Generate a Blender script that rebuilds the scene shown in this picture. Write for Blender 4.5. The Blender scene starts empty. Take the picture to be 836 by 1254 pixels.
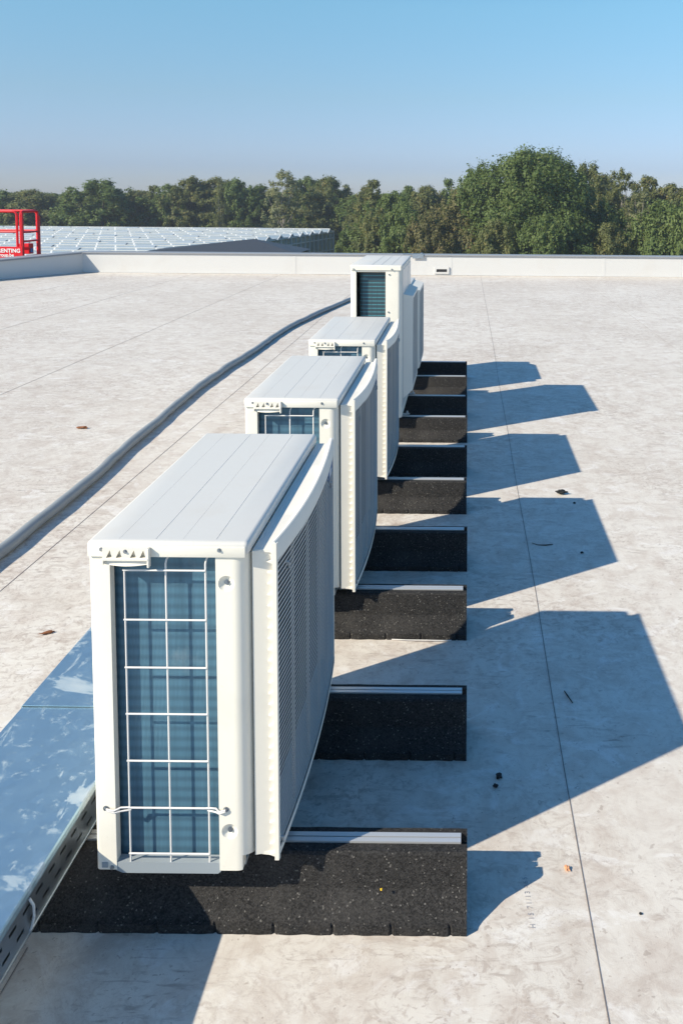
import bpy, bmesh, math, random
import numpy as np
from mathutils import Vector, Matrix, noise as mn
R = math.radians
rnd = random.Random(11)
sc = bpy.context.scene
COL = sc.collection

# ------------------------------------------------------------------ camera
H = 1.6
pitch, yaw, roll = 0.0765962, -0.0020337, 0.0078995
F, CX, CY = 1050.0, 568.53, 319.38          # focal length and principal point in photo pixels (836 x 1254)
cp, sp, cyw, syw, cr, sr = math.cos(pitch), math.sin(pitch), math.cos(yaw), math.sin(yaw), math.cos(roll), math.sin(roll)
base_r = Vector((cyw, -syw, 0)); hor = Vector((syw, cyw, 0)); Z = Vector((0, 0, 1))
upx = sp * hor + cp * Z
right = cr * base_r + sr * upx
up = -sr * base_r + cr * upx
fwd = cp * hor - sp * Z
cam_d = bpy.data.cameras.new('camera'); cam = bpy.data.objects.new('camera', cam_d); COL.objects.link(cam)
m = Matrix.Identity(4)
for i in range(3):
    m[i][0] = right[i]; m[i][1] = up[i]; m[i][2] = -fwd[i]
m[0][3], m[1][3], m[2][3] = -0.0125, 0, H
cam.matrix_world = m
cam_d.sensor_fit = 'VERTICAL'; cam_d.sensor_height = 36; cam_d.lens = F / 1254 * 36
cam_d.shift_x = (418 - CX) / 1254; cam_d.shift_y = -(627 - CY) / 1254
cam_d.clip_start = 0.05; cam_d.clip_end = 3000
sc.camera = cam

# ------------------------------------------------------------------ light
SUN_EL, SUN_AZ = R(34.6), math.atan2(-.843, -.538)      # azimuth from +Y towards +X of where the sun stands
w = bpy.data.worlds.new('World'); sc.world = w; w.use_nodes = True
nt = w.node_tree; bg = nt.nodes['Background']
sky = nt.nodes.new('ShaderNodeTexSky'); sky.sky_type = 'NISHITA'; sky.sun_disc = False
sky.sun_elevation = SUN_EL; sky.sun_rotation = SUN_AZ; sky.air_density = 1.0; sky.dust_density = 0.25; sky.ozone_density = 4.5; sky.altitude = 50
hs = nt.nodes.new('ShaderNodeHueSaturation'); hs.inputs['Saturation'].default_value = 1.22; hs.inputs['Value'].default_value = 1.0
tc = nt.nodes.new('ShaderNodeTexCoord'); sx = nt.nodes.new('ShaderNodeSeparateXYZ'); cr_ = nt.nodes.new('ShaderNodeValToRGB'); mm = nt.nodes.new('ShaderNodeMix')
mm.data_type = 'RGBA'; mm.blend_type = 'MULTIPLY'; mm.inputs[0].default_value = 1
el = cr_.color_ramp.elements
for p_, c_ in ((.03, (.52, .55, .80)), (.11, (.93, .80, .755)), (.21, (1.42, 1.17, .90)), (.5, (1.05, 1.10, 1.0))):
    e_ = el.new(p_); e_.color = (*c_, 1)
el[0].color = (.51, .57, .83, 1); el[-1].color = (1, 1.12, 1.05, 1)
nt.links.new(tc.outputs['Generated'], sx.inputs[0]); nt.links.new(sx.outputs[2], cr_.inputs[0])
nt.links.new(sky.outputs[0], hs.inputs['Color']); nt.links.new(hs.outputs[0], mm.inputs[6]); nt.links.new(cr_.outputs[0], mm.inputs[7]); nt.links.new(mm.outputs[2], bg.inputs['Color']); bg.inputs['Strength'].default_value = 0.12
sd = bpy.data.lights.new('sun', 'SUN'); sun = bpy.data.objects.new('sun', sd); COL.objects.link(sun)
sd.energy = 4.65; sd.angle = R(0.5); sd.color = (1.0, 0.905, 0.735)
h = math.cos(SUN_EL); sv = Vector((-.843 * h, -.538 * h, math.sin(SUN_EL)))
sun.rotation_euler = sv.to_track_quat('Z', 'Y').to_euler(); sun.location = (-20, -12, 18)
sc.view_settings.view_transform = 'Standard'; sc.view_settings.look = 'None'
sc.view_settings.gamma = 1; sc.view_settings.use_curve_mapping = False; sc.view_settings.exposure = 0.5

# ------------------------------------------------------------------ materials
class NT:
    def __init__(s, name):
        s.m = bpy.data.materials.new(name); s.m.use_nodes = True; s.t = s.m.node_tree
        s.b = s.t.nodes['Principled BSDF']; s.out = s.t.nodes['Material Output']
    def n(s, typ, **kw):
        x = s.t.nodes.new(typ)
        for k, v in kw.items():
            if k.startswith('i_'):
                key = k[2:]; key = int(key) if key.isdigit() else key.replace('_', ' ')
                x.inputs[key].default_value = v
            else: setattr(x, k, v)
        return x
    def l(s, a, b): s.t.links.new(a, b)
    def coord(s, kind='Object', scale=(1, 1, 1), rot=(0, 0, 0)):
        tc = s.n('ShaderNodeTexCoord'); mp = s.n('ShaderNodeMapping')
        mp.inputs['Scale'].default_value = scale; mp.inputs['Rotation'].default_value = rot
        s.l(tc.outputs[kind], mp.inputs['Vector']); return mp.outputs[0]
    def noise(s, vec, scale, detail=6, rough=.55, dist=0.0):
        x = s.n('ShaderNodeTexNoise'); x.inputs['Scale'].default_value = scale; x.inputs['Detail'].default_value = detail
        x.inputs['Roughness'].default_value = rough; x.inputs['Distortion'].default_value = dist
        if vec is not None: s.l(vec, x.inputs['Vector'])
        return x.outputs['Fac']
    def ramp(s, fac, stops):
        x = s.n('ShaderNodeValToRGB'); e = x.color_ramp.elements
        while len(e) < len(stops): e.new(.5)
        for k, (p, c) in enumerate(stops):
            e[k].position = p; e[k].color = (c, c, c, 1) if not isinstance(c, tuple) else (*c, 1)
        s.l(fac, x.inputs[0]); return x.outputs[0]
    def mix(s, fac, a, b, mode='MIX'):
        x = s.n('ShaderNodeMix', data_type='RGBA', blend_type=mode)
        for sock, v in ((x.inputs[0], fac), (x.inputs[6], a), (x.inputs[7], b)):
            if isinstance(v, (int, float)): sock.default_value = v
            elif isinstance(v, tuple): sock.default_value = (*v, 1)
            else: s.l(v, sock)
        return x.outputs[2]
    def math(s, op, a, b=0.0):
        x = s.n('ShaderNodeMath', operation=op)
        for k, v in enumerate((a, b)):
            if isinstance(v, (int, float)): x.inputs[k].default_value = v
            else: s.l(v, x.inputs[k])
        return x.outputs[0]
    def bump(s, hgt, strength=.3, dist=.002, prev=None):
        x = s.n('ShaderNodeBump'); x.inputs['Strength'].default_value = strength; x.inputs['Distance'].default_value = dist
        s.l(hgt, x.inputs['Height'])
        if prev is not None: s.l(prev, x.inputs['Normal'])
        return x.outputs[0]
    def set(s, color=None, rough=None, metal=None, normal=None, spec=None):
        for k, v in (('Base Color', color), ('Roughness', rough), ('Metallic', metal), ('Normal', normal), ('Specular IOR Level', spec)):
            if v is None: continue
            if isinstance(v, (int, float)): s.b.inputs[k].default_value = v
            elif isinstance(v, tuple): s.b.inputs[k].default_value = (*v, 1)
            else: s.l(v, s.b.inputs[k])
        return s.m

def mat_painted(name, col, rough=.45, dirt=(.45, .40, .34), amt=.25, scale=5, spec=.4):
    q = NT(name); v = q.coord('Object')
    n1 = q.ramp(q.noise(v, scale, 8, .6, .4), [(.52, 0.0), (.75, 1.0)])
    n2 = q.ramp(q.noise(v, 90, 3, .6), [(.66, 0.0), (.74, 1.0)])
    c = q.mix(q.math('MULTIPLY', n1, amt), col, dirt)
    c = q.mix(q.math('MULTIPLY', n2, amt), c, dirt)
    r = q.math('ADD', q.math('MULTIPLY', n1, .15), rough)
    return q.set(c, r, 0, q.bump(q.noise(v, 350, 2), .08, .0006), spec)

def mat_membrane():
    q = NT('roof_membrane'); v = q.coord('Object')
    vs = q.coord('Object', (.7, 1.0, 1), (0, 0, .5))
    big = q.noise(v, .55, 6, .6, .6)
    med = q.noise(vs, 15.0, 12, .75, 1.8)
    c = q.mix(q.ramp(big, [(.38, 0.0), (.62, 1.0)]), (.705, .660, .590), (.640, .588, .518))
    c = q.mix(q.math('MULTIPLY', q.ramp(q.noise(v, 7.5, 12, .74, .6), [(.45, 0.0), (.62, 1.0)]), .62), c, (.50, .42, .355))
    patch = q.ramp(q.noise(v, .9, 5, .65, .4), [(.42, 0.15), (.60, 1.0)])
    c = q.mix(q.math('MULTIPLY', q.math('MULTIPLY', q.ramp(med, [(.50, 0.0), (.60, 1.0)]), patch), .68), c, (.40, .325, .27))
    c = q.mix(q.math('MULTIPLY', q.ramp(q.noise(vs, 8.0, 12, .72, 1.2), [(.54, 0.0), (.62, 1.0)]), .45), c, (.80, .775, .74))
    c = q.mix(q.math('MULTIPLY', q.math('MULTIPLY', q.ramp(q.noise(v, 34, 8, .75, .8), [(.54, 0.0), (.62, 1.0)]), patch), .65), c, (.36, .29, .245))
    # pale wash marks left by dried puddles, with a thin rim
    pu = q.noise(v, .75, 3, .45, .5)
    c = q.mix(q.math('MULTIPLY', q.ramp(q.math('ABSOLUTE', q.math('SUBTRACT', pu, .56)), [(.0, 1.0), (.012, 0.0)]), .16), c, (.40, .34, .28))
    # trodden swirls: thin lines where a warped noise crosses a level
    sw = q.noise(v, 9.0, 4, .5, 3.5)
    line = q.ramp(q.math('ABSOLUTE', q.math('SUBTRACT', sw, .5)), [(.0, 1.0), (.014, 0.0)])
    gate = q.ramp(q.noise(v, 1.6, 4, .6), [(.52, 0.0), (.66, 1.0)])
    c = q.mix(q.math('MULTIPLY', q.math('MULTIPLY', line, gate), .5), c, (.38, .32, .28))
    # streaky scuffs
    st = q.noise(q.coord('Object', (5, 26, 1), (0, 0, .2)), 2.2, 6, .6, .5)
    c = q.mix(q.math('MULTIPLY', q.math('MULTIPLY', q.ramp(st, [(.57, 0.0), (.67, 1.0)]), q.ramp(q.noise(v, 2.3, 5, .6), [(.48, 0.0), (.62, 1.0)])), .8), c, (.34, .28, .24))
    # brown spots in drifts
    vo = q.n('ShaderNodeTexVoronoi'); vo.inputs['Scale'].default_value = 26; vo.inputs['Randomness'].default_value = 1
    dv = q.n('ShaderNodeVectorMath', operation='ADD'); nz = q.n('ShaderNodeTexNoise'); nz.inputs['Scale'].default_value = 40
    q.l(v, nz.inputs['Vector']); sc_ = q.n('ShaderNodeVectorMath', operation='SCALE'); sc_.inputs['Scale'].default_value = .06
    q.l(nz.outputs['Color'], sc_.inputs[0]); q.l(v, dv.inputs[0]); q.l(sc_.outputs[0], dv.inputs[1]); q.l(dv.outputs[0], vo.inputs['Vector'])
    sepc = q.n('ShaderNodeSeparateColor'); q.l(vo.outputs['Color'], sepc.inputs[0])
    size = q.math('MULTIPLY', sepc.outputs[0], .24)
    spot = q.math('LESS_THAN', vo.outputs['Distance'], size)
    spot = q.math('MULTIPLY', spot, q.math('GREATER_THAN', sepc.outputs[1], .35))
    gate2 = q.ramp(q.noise(v, 2.6, 6, .7), [(.44, 0.0), (.55, 1.0)])
    c = q.mix(q.math('MULTIPLY', q.math('MULTIPLY', spot, gate2), .42), c, (.27, .21, .17))
    vo2 = q.n('ShaderNodeTexVoronoi'); vo2.inputs['Scale'].default_value = 62; q.l(dv.outputs[0], vo2.inputs['Vector'])
    sp2 = q.n('ShaderNodeSeparateColor'); q.l(vo2.outputs['Color'], sp2.inputs[0])
    spot2 = q.math('MULTIPLY', q.math('LESS_THAN', vo2.outputs['Distance'], q.math('MULTIPLY', sp2.outputs[0], .30)), q.math('GREATER_THAN', sp2.outputs[1], .5))
    c = q.mix(q.math('MULTIPLY', q.math('MULTIPLY', spot2, q.ramp(q.noise(v, 3.7, 6, .7), [(.47, 0.0), (.58, 1.0)])), .6), c, (.28, .215, .175))
    # tiny dark specks
    fine = q.ramp(q.noise(v, 55, 4, .7), [(.63, 0.0), (.70, 1.0)])
    c = q.mix(q.math('MULTIPLY', fine, .6), c, (.34, .27, .22))
    # rows where the membrane was rolled and the insulation boards show through
    sx = q.n('ShaderNodeSeparateXYZ'); q.l(v, sx.inputs[0])
    wv = q.math('ABSOLUTE', q.math('SUBTRACT', q.math('FRACT', q.math('MULTIPLY', sx.outputs[0], 3.3)), .5))
    c = q.mix(q.math('MULTIPLY', q.ramp(wv, [(.0, 1.0), (.05, 0.0)]), .10), c, (.42, .36, .32))
    grid = q.n('ShaderNodeTexWave', wave_type='BANDS', bands_direction='X'); grid.inputs['Scale'].default_value = 60; q.l(v, grid.inputs['Vector'])
    b = q.bump(med, .25, .004); b = q.bump(q.noise(v, 30, 5, .6), .18, .0012, b); b = q.bump(q.noise(v, 1.1, 2), .5, .012, b); b = q.bump(grid.outputs['Fac'], .05, .0004, b)
    return q.set(c, .62, 0, b, .35)

def mat_rubber():
    q = NT('recycled_rubber'); v = q.coord('Object')
    g = q.n('ShaderNodeTexVoronoi'); g.inputs['Scale'].default_value = 330; q.l(v, g.inputs['Vector'])
    sepc = q.n('ShaderNodeSeparateColor'); q.l(g.outputs['Color'], sepc.inputs[0])
    c = q.mix(q.ramp(sepc.outputs[0], [(.0, .0), (1., 1.)]), (.007, .007, .0075), (.042, .040, .039))
    c = q.mix(q.math('MULTIPLY', q.math('GREATER_THAN', sepc.outputs[1], .985), .5), c, (.24, .23, .21))
    c = q.mix(q.math('MULTIPLY', q.ramp(q.noise(v, 9, 5, .6), [(.5, 0.0), (.7, 1.0)]), .30), c, (.075, .070, .066))
    b = q.bump(g.outputs['Distance'], .55, .002); b = q.bump(q.noise(v, 120, 3), .35, .002, b)
    return q.set(c, .85, 0, b, .3)

def mat_galv(name, base=(.50, .54, .58), rough=.32, smudge=0.0):
    q = NT(name); v = q.coord('Object')
    sp_ = q.n('ShaderNodeTexVoronoi'); sp_.inputs['Scale'].default_value = 45; q.l(v, sp_.inputs['Vector'])
    sepc = q.n('ShaderNodeSeparateColor'); q.l(sp_.outputs['Color'], sepc.inputs[0])
    c = q.mix(q.math('MULTIPLY', sepc.outputs[0], .35), base, tuple(x * .8 for x in base))
    r = q.math('ADD', q.math('MULTIPLY', q.noise(v, 14, 5), .18), rough - .08)
    metal = 1.0
    if smudge:
        sm1 = q.noise(q.coord('Object', (1, 1.5, 1), (0, 0, .7)), 2.6, 9, .62, 1.4)
        mk = q.ramp(sm1, [(.575, 0.0), (.60, .5), (.72, .8)])
        sm2 = q.noise(q.coord('Object', (6, 1.3, 1), (0, 0, .9)), 5.0, 6, .6, .3)
        mk2 = q.ramp(sm2, [(.62, 0.0), (.66, .5)])
        sm3 = q.ramp(q.noise(v, 32, 8, .75), [(.55, 0.0), (.66, .45)])
        mk = q.math('MAXIMUM', q.math('MAXIMUM', mk, mk2), sm3)
        mk = q.math('MULTIPLY', mk, smudge)
        c = q.mix(mk, c, (.52, .54, .55)); r = q.mix(mk, r, (.7, .7, .7))
        metal = q.math('SUBTRACT', .88, q.math('MULTIPLY', mk, .88))
    return q.set(c, r, metal, q.bump(q.noise(v, 8, 4), .15, .002))

def mat_coil(name, fin, pipe, band, vis=.5, lo=.08):
    q = NT(name); v = q.coord('Object')
    sx = q.n('ShaderNodeSeparateXYZ'); q.l(v, sx.inputs[0])
    wz = q.math('ABSOLUTE', q.math('SUBTRACT', q.math('FRACT', q.math('MULTIPLY', sx.outputs[2], 1 / band)), .5))
    rows = q.ramp(wz, [(lo, 0.0), (lo + (.28 if lo < .2 else .08), 1.0)])
    wx = q.math('ABSOLUTE', q.math('SUBTRACT', q.math('FRACT', q.math('MULTIPLY', q.math('ADD', sx.outputs[0], sx.outputs[1]), 1 / .0028)), .5))
    fine = q.ramp(wx, [(.1, 0.0), (.4, 1.0)])
    uneven = q.noise(q.coord('Object', (90, 90, 2.5)), 1.0, 5, .6)
    c = q.mix(q.math('MULTIPLY', rows, vis), fin, pipe)
    c = q.mix(q.math('MULTIPLY', q.ramp(uneven, [(.35, 0.0), (.7, 1.0)]), .45), c, tuple(x * .62 for x in fin))
    c = q.mix(q.math('MULTIPLY', q.ramp(q.noise(v, 14, 5, .6), [(.62, 0.0), (.8, 1.0)]), .25), c, (.35, .42, .45))
    return q.set(c, .42, .15, q.bump(fine, .3, .0006), .5)

def mat_simple(name, col, rough=.5, metal=0.0, var=.12, scale=12):
    q = NT(name); v = q.coord('Object')
    c = q.mix(q.math('MULTIPLY', q.noise(v, scale, 5, .6), var * 2), col, tuple(x * .55 for x in col))
    return q.set(c, rough, metal)

def mat_leaf(name, a, b, warm=(.14, .12, .03), wamt=.3):
    q = NT(name)
    at = q.n('ShaderNodeAttribute'); at.attribute_name = 'tint'
    sepc = q.n('ShaderNodeSeparateColor'); q.l(at.outputs['Color'], sepc.inputs[0])
    c = q.mix(sepc.outputs[0], a, b)
    c = q.mix(q.math('MULTIPLY', q.math('GREATER_THAN', sepc.outputs[1], 1 - wamt), .7), c, warm)
    q.set(c, .55, 0, None, .25)
    tr = q.n('ShaderNodeBsdfTranslucent'); q.l(q.mix(.5, c, (.22, .28, .06)), tr.inputs['Color'])
    mx = q.n('ShaderNodeMixShader'); mx.inputs[0].default_value = .40
    q.l(q.b.outputs[0], mx.inputs[1]); q.l(tr.outputs[0], mx.inputs[2]); q.l(mx.outputs[0], q.out.inputs['Surface'])
    return q.m

def mat_glassroof():
    q = NT('greenhouse_glass'); v = q.coord('Object')
    sx = q.n('ShaderNodeSeparateXYZ'); q.l(v, sx.inputs[0])
    skx = q.math('ADD', sx.outputs[0], q.math('MULTIPLY', sx.outputs[1], .41))
    pane = q.math('ABSOLUTE', q.math('SUBTRACT', q.math('FRACT', q.math('MULTIPLY', skx, 1 / 1.25)), .5))
    bar = q.ramp(pane, [(.45, 0.0), (.46, 1.0)])
    pid = q.n('ShaderNodeTexWhiteNoise', noise_dimensions='2D'); cb = q.n('ShaderNodeCombineXYZ')
    q.l(q.math('FLOOR', q.math('MULTIPLY', skx, 1 / 1.25)), cb.inputs[0]); q.l(q.math('FLOOR', q.math('MULTIPLY', sx.outputs[1], 1 / 1.6)), cb.inputs[1])
    q.l(cb.outputs[0], pid.inputs['Vector'])
    glass = q.mix(q.math('MULTIPLY', pid.outputs['Value'], .6), (.34, .40, .43), (.25, .32, .36))
    glass = q.mix(q.math('MULTIPLY', q.noise(v, .35, 5, .6), .4), glass, (.34, .38, .39))
    c = q.mix(bar, glass, (.70, .71, .70))
    return q.set(c, q.mix(bar, (.16,) * 3, (.5,) * 3), 0, None, .8)

M = {}
M['cream'] = mat_painted('cream_powder_coat', (.815, .775, .68), .42, amt=.16)
M['lid'] = mat_painted('pale_lid_coat', (.635, .62, .58), .42, (.46, .42, .37), .22, 4)
M['cream2'] = mat_painted('cream_plastic', (.78, .74, .655), .5, amt=.12)
M['panel'] = mat_painted('grey_white_panel', (.62, .62, .60), .3, amt=.12)
M['wire'] = mat_painted('white_wire_coat', (.76, .73, .70), .35, amt=.1)
M['membrane'] = mat_membrane()
M['rubber'] = mat_rubber()
M['alu'] = mat_simple('aluminium_rail', (.68, .69, .70), .42, .55, .04)
M['galv'] = mat_galv('galvanised_steel', (.46, .51, .55), .38)
M['lidmetal'] = mat_galv('zinc_cover_sheet', (.40, .56, .65), .46, .9)  # blue of the reflected sky put into the base colour
M['zinc'] = mat_painted('dull_zinc_strip', (.30, .34, .37), .4, amt=.2)
M['screw'] = mat_simple('zinc_screw', (.42, .44, .46), .3, .9)
M['coil'] = mat_coil('blue_coil_fins', (.060, .135, .200), (.095, .22, .31), .0225, .6)
M['coil2'] = mat_coil('teal_coil_fins', (.042, .078, .098), (.09, .31, .37), .0235, .95, .36)
M['dark'] = mat_simple('painted_inner_shade', (.03, .035, .045), .7)  # near-black colour standing for shade inside the units and the drain
M['louvre'] = mat_painted('grille_plastic', (.52, .52, .50), .5, amt=.1)
M['badge'] = mat_simple('blue_badge', (.03, .14, .34), .3)
M['badge2'] = mat_simple('white_badge_print', (.7, .72, .74), .3)
M['wallw'] = mat_painted('white_upstand_membrane', (.60, .595, .58), .6, (.5, .45, .4), .2, 2.0, .3)
M['coping'] = mat_painted('grey_coping', (.27, .28, .30), .4, amt=.2)
M['hose'] = mat_painted('grey_hose_jacket', (.27, .29, .30), .45, (.2, .18, .16), .35, 9)
M['seam'] = mat_simple('seam_dirt', (.23, .195, .175), .8)
M['seam2'] = mat_simple('faint_seam_dirt', (.33, .28, .25), .8)
M['ink'] = mat_simple('grey_print', (.36, .35, .37), .8)
M['red'] = mat_painted('red_machine_paint', (.68, .012, .022), .35, (.25, .03, .03), .3)
M['white'] = mat_simple('white_lettering', (.8, .8, .8), .5, var=.03)
M['yellow'] = mat_simple('yellow_sticker', (.55, .5, .03), .5)
M['blue'] = mat_simple('blue_button', (.05, .16, .4), .4)
M['tyre'] = mat_simple('black_tyre', (.02, .02, .02), .8)
M['glassroof'] = mat_glassroof()
M['ghframe'] = mat_simple('greenhouse_white_frame', (.72, .73, .72), .5)
M['ghvent'] = mat_simple('vent_glass', (.42, .47, .49), .2)
M['ghwall'] = mat_simple('greenhouse_wall_glass', (.42, .47, .43), .15, var=.35, scale=.9)
M['shed'] = mat_simple('anthracite_cladding', (.05, .058, .07), .55, var=.3, scale=3)
M['facade'] = mat_painted('light_facade', (.45, .45, .44), .6)
M['bark'] = mat_simple('tree_bark', (.10, .08, .06), .9, var=.6, scale=3)
M['palebark'] = mat_simple('birch_bark', (.42, .38, .33), .8, var=.5, scale=3)
M['debris'] = mat_simple('dark_crumb', (.012, .014, .016), .8)
M['brownleaf'] = mat_simple('dry_leaf', (.27, .10, .035), .7, var=.5, scale=90)
M['orange'] = mat_simple('orange_crumb', (.75, .36, .18), .7)
M['yel'] = mat_simple('yellow_chip', (.8, .5, .02), .6)
M['tie'] = mat_simple('white_cable_tie', (.7, .68, .66), .5)

# ------------------------------------------------------------------ helpers
def tag(o, label=None, cat=None, group=None, kind=None):
    for k, v in (('label', label), ('category', cat), ('group', group), ('kind', kind)):
        if v: o[k] = v
    return o
def empty(name, loc, rz=0, **kw):
    o = bpy.data.objects.new(name, None); COL.objects.link(o); o.location = loc; o.rotation_euler.z = rz
    o.empty_display_size = .1; return tag(o, **kw)
def obj(name, bm, mat, parent=None, loc=None, smooth=False, ang=35):
    me = bpy.data.meshes.new(name)
    if isinstance(bm, bmesh.types.BMesh):
        bmesh.ops.recalc_face_normals(bm, faces=bm.faces); bm.to_mesh(me); bm.free()
    else: me = bm
    if isinstance(mat, (list, tuple)):
        for x in mat: me.materials.append(x)
    else: me.materials.append(mat)
    o = bpy.data.objects.new(name, me); COL.objects.link(o)
    if parent: o.parent = parent
    if loc: o.location = loc
    if smooth:
        me.polygons.foreach_set('use_smooth', [True] * len(me.polygons))
        me.set_sharp_from_angle(angle=R(ang))
    return o
def box(bm, x0, x1, y0, y1, z0, z1, r=0, seg=2):
    g = bmesh.ops.create_cube(bm, size=1)['verts']
    for v in g: v.co = Vector(((x0 + x1) / 2 + v.co.x * (x1 - x0), (y0 + y1) / 2 + v.co.y * (y1 - y0), (z0 + z1) / 2 + v.co.z * (z1 - z0)))
    if r:
        es = list({e for v in g for e in v.link_edges})
        bmesh.ops.bevel(bm, geom=es, offset=r, segments=seg, affect='EDGES', profile=.5)
def prism(bm, pts, axis, a, b):
    """extrude a 2D outline: axis 'z' pts=(x,y), 'y' pts=(x,z), 'x' pts=(y,z)"""
    def mk(p, t): return {'z': (p[0], p[1], t), 'y': (p[0], t, p[1]), 'x': (t, p[0], p[1])}[axis]
    A = [bm.verts.new(mk(p, a)) for p in pts]; B = [bm.verts.new(mk(p, b)) for p in pts]
    bm.faces.new(A); bm.faces.new(B[::-1]); n = len(pts)
    for i in range(n): bm.faces.new((A[i], A[(i + 1) % n], B[(i + 1) % n], B[i]))
def tube(bm, pts, r, seg=8, cap=True, ry=None):
    pts = [Vector(p) for p in pts]; rings = []; prev = None
    for i, p in enumerate(pts):
        d = (pts[min(i + 1, len(pts) - 1)] - pts[max(i - 1, 0)]).normalized()
        if prev is None: u = d.orthogonal().normalized()
        else: u = (prev - d * prev.dot(d)).normalized()
        prev = u; v = d.cross(u); rr = r[i] if isinstance(r, (list, tuple)) else r
        rings.append([bm.verts.new(p + (u * math.cos(2 * math.pi * k / seg) + v * math.sin(2 * math.pi * k / seg)) * rr) for k in range(seg)])
    for a, b in zip(rings, rings[1:]):
        for k in range(seg): bm.faces.new((a[k], a[(k + 1) % seg], b[(k + 1) % seg], b[k]))
    if cap: bm.faces.new(rings[0][::-1]); bm.faces.new(rings[-1])
def disc(bm, c, axis, r, t, seg=14, r2=None):
    ax = Vector(axis).normalized(); tube(bm, [Vector(c), Vector(c) + ax * t], [r, r2 if r2 is not None else r], seg)
def corner(cx, cy, r, a0, a1, n=6):
    return [(cx + r * math.cos(R(a0 + (a1 - a0) * i / n)), cy + r * math.sin(R(a0 + (a1 - a0) * i / n))) for i in range(n + 1)]
def boolean(o, cutter_bm):
    me = bpy.data.meshes.new('cut'); bmesh.ops.recalc_face_normals(cutter_bm, faces=cutter_bm.faces); cutter_bm.to_mesh(me); cutter_bm.free()
    c = bpy.data.objects.new('cut', me); COL.objects.link(c); c.parent = o.parent
    md = o.modifiers.new('b', 'BOOLEAN'); md.object = c; md.operation = 'DIFFERENCE'; md.solver = 'EXACT'
    dg = bpy.context.evaluated_depsgraph_get(); nm = bpy.data.meshes.new_from_object(o.evaluated_get(dg))
    o.modifiers.clear(); nm.name = o.name; o.data = nm
    bpy.data.objects.remove(c); bpy.data.meshes.remove(me)
    nm.polygons.foreach_set('use_smooth', [True] * len(nm.polygons)); nm.set_sharp_from_angle(angle=R(30))
def text_mesh(s, size, depth=.0006, spacing=1.0, bold=0.0):
    cu = bpy.data.curves.new('t', 'FONT'); cu.body = s; cu.size = size; cu.extrude = depth; cu.space_character = spacing; cu.offset = bold
    o = bpy.data.objects.new('t', cu); COL.objects.link(o)
    dg = bpy.context.evaluated_depsgraph_get(); me = bpy.data.meshes.new_from_object(o.evaluated_get(dg)); wd = o.dimensions.x
    bpy.data.objects.remove(o); me.name = 'lettering'; return me
def copy_tree(o, parent=None):
    c = o.copy(); COL.objects.link(c)
    if parent: c.parent = parent
    for ch in list(o.children): copy_tree(ch, c)
    return c

# ------------------------------------------------------------------ roof, ground, parapets
GZ = -6.0
bm = bmesh.new()
bm.faces.new([bm.verts.new(p) for p in ((-1500, -600, GZ), (1500, -600, GZ), (1500, 2500, GZ), (-1500, 2500, GZ))])
q = NT('meadow'); v = q.coord('Object')
gm = q.set(q.mix(q.noise(v, .05, 8, .7), (.05, .075, .022), (.11, .12, .045)), .9)
tag(obj('ground', bm, gm), kind='structure')

WX, WY = -7.65, 17.02                    # the inner corner of the two parapets
SL = .532                                # how far the left parapet runs left per metre towards the camera
def wx(y): return WX + SL * (y - WY)
y_front = -6.0
bm = bmesh.new()
# fine roof surface: barely uneven
prism(bm, [(wx(y_front), y_front), (22, y_front), (22, WY + .3), (WX, WY + .3)], 'z', -.25, 0)
roof = tag(obj('roof_surface', bm, M['membrane']), kind='structure')
bm = bmesh.new()
prism(bm, [(wx(y_front) - .28, y_front), (22, y_front), (22, WY + .295), (WX - .28, WY + .295)], 'z', GZ, -.252)
tag(obj('warehouse_building', bm, M['facade']), 'light grey flat roofed hall that carries the white roof', 'building')

ht = .41
u = Vector((-SL, -1, 0)).normalized(); nrm = Vector((u.y, -u.x, 0)) * 1.0   # points left/outside
if nrm.x > 0: nrm = -nrm
T = .30
c0 = Vector((WX, WY, 0)); far_l = Vector((wx(y_front), y_front, 0))
# back parapet
pr = empty('parapet', (WX, WY, 0), label='long white parapet along the far roof edge, lit by the sun', cat='parapet wall')
bm = bmesh.new(); box(bm, 0.0, 29.6, 0, T, 0.004, ht - .03); obj('upstand', bm, M['wallw'], pr)
bm = bmesh.new(); box(bm, -.12, 29.62, -.025, T + .03, ht - .027, ht, .004, 1); obj('coping', bm, M['coping'], pr)
for x in (4.2, 7.3, 10.35, 13.4, 16.6):
    bm = bmesh.new(); box(bm, x, x + .05, -.003, .02, .013, ht - .034); obj('membrane_lap', bm, M['wallw'], pr)
bm = bmesh.new(); prism(bm, [(-.015, .005), (29.6, .005), (29.6, .02), (-.015, .012)], 'z', 0, 0)
bm.free()
bm = bmesh.new(); box(bm, 0, 29.6, -.035, .0, .004, .012); obj('foot_strip', bm, M['wallw'], pr)
# scupper box in the back parapet
ox = -.5 - WX
fr = bmesh.new(); box(fr, ox - .15, ox + .15, -.03, -.004, .03, .17, .004, 1)
scp = obj('drain_frame', fr, M['wallw'], pr)
cut = bmesh.new(); box(cut, ox - .105, ox + .105, -.2, .02, .065, .125); boolean(scp, cut)
bm = bmesh.new(); box(bm, ox - .105, ox + .105, -.007, -.0045, .065, .125)
obj('drain_shade_sheet', bm, M['dark'], scp)  # dark sheet painted in place of the shade in the opening
for k in range(5):
    bm = bmesh.new(); box(bm, ox - .085 + k * .042, ox - .075 + k * .042, -.012, -.0075, .07, .10); obj('grid_bar', bm, M['bark'], scp)
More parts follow.
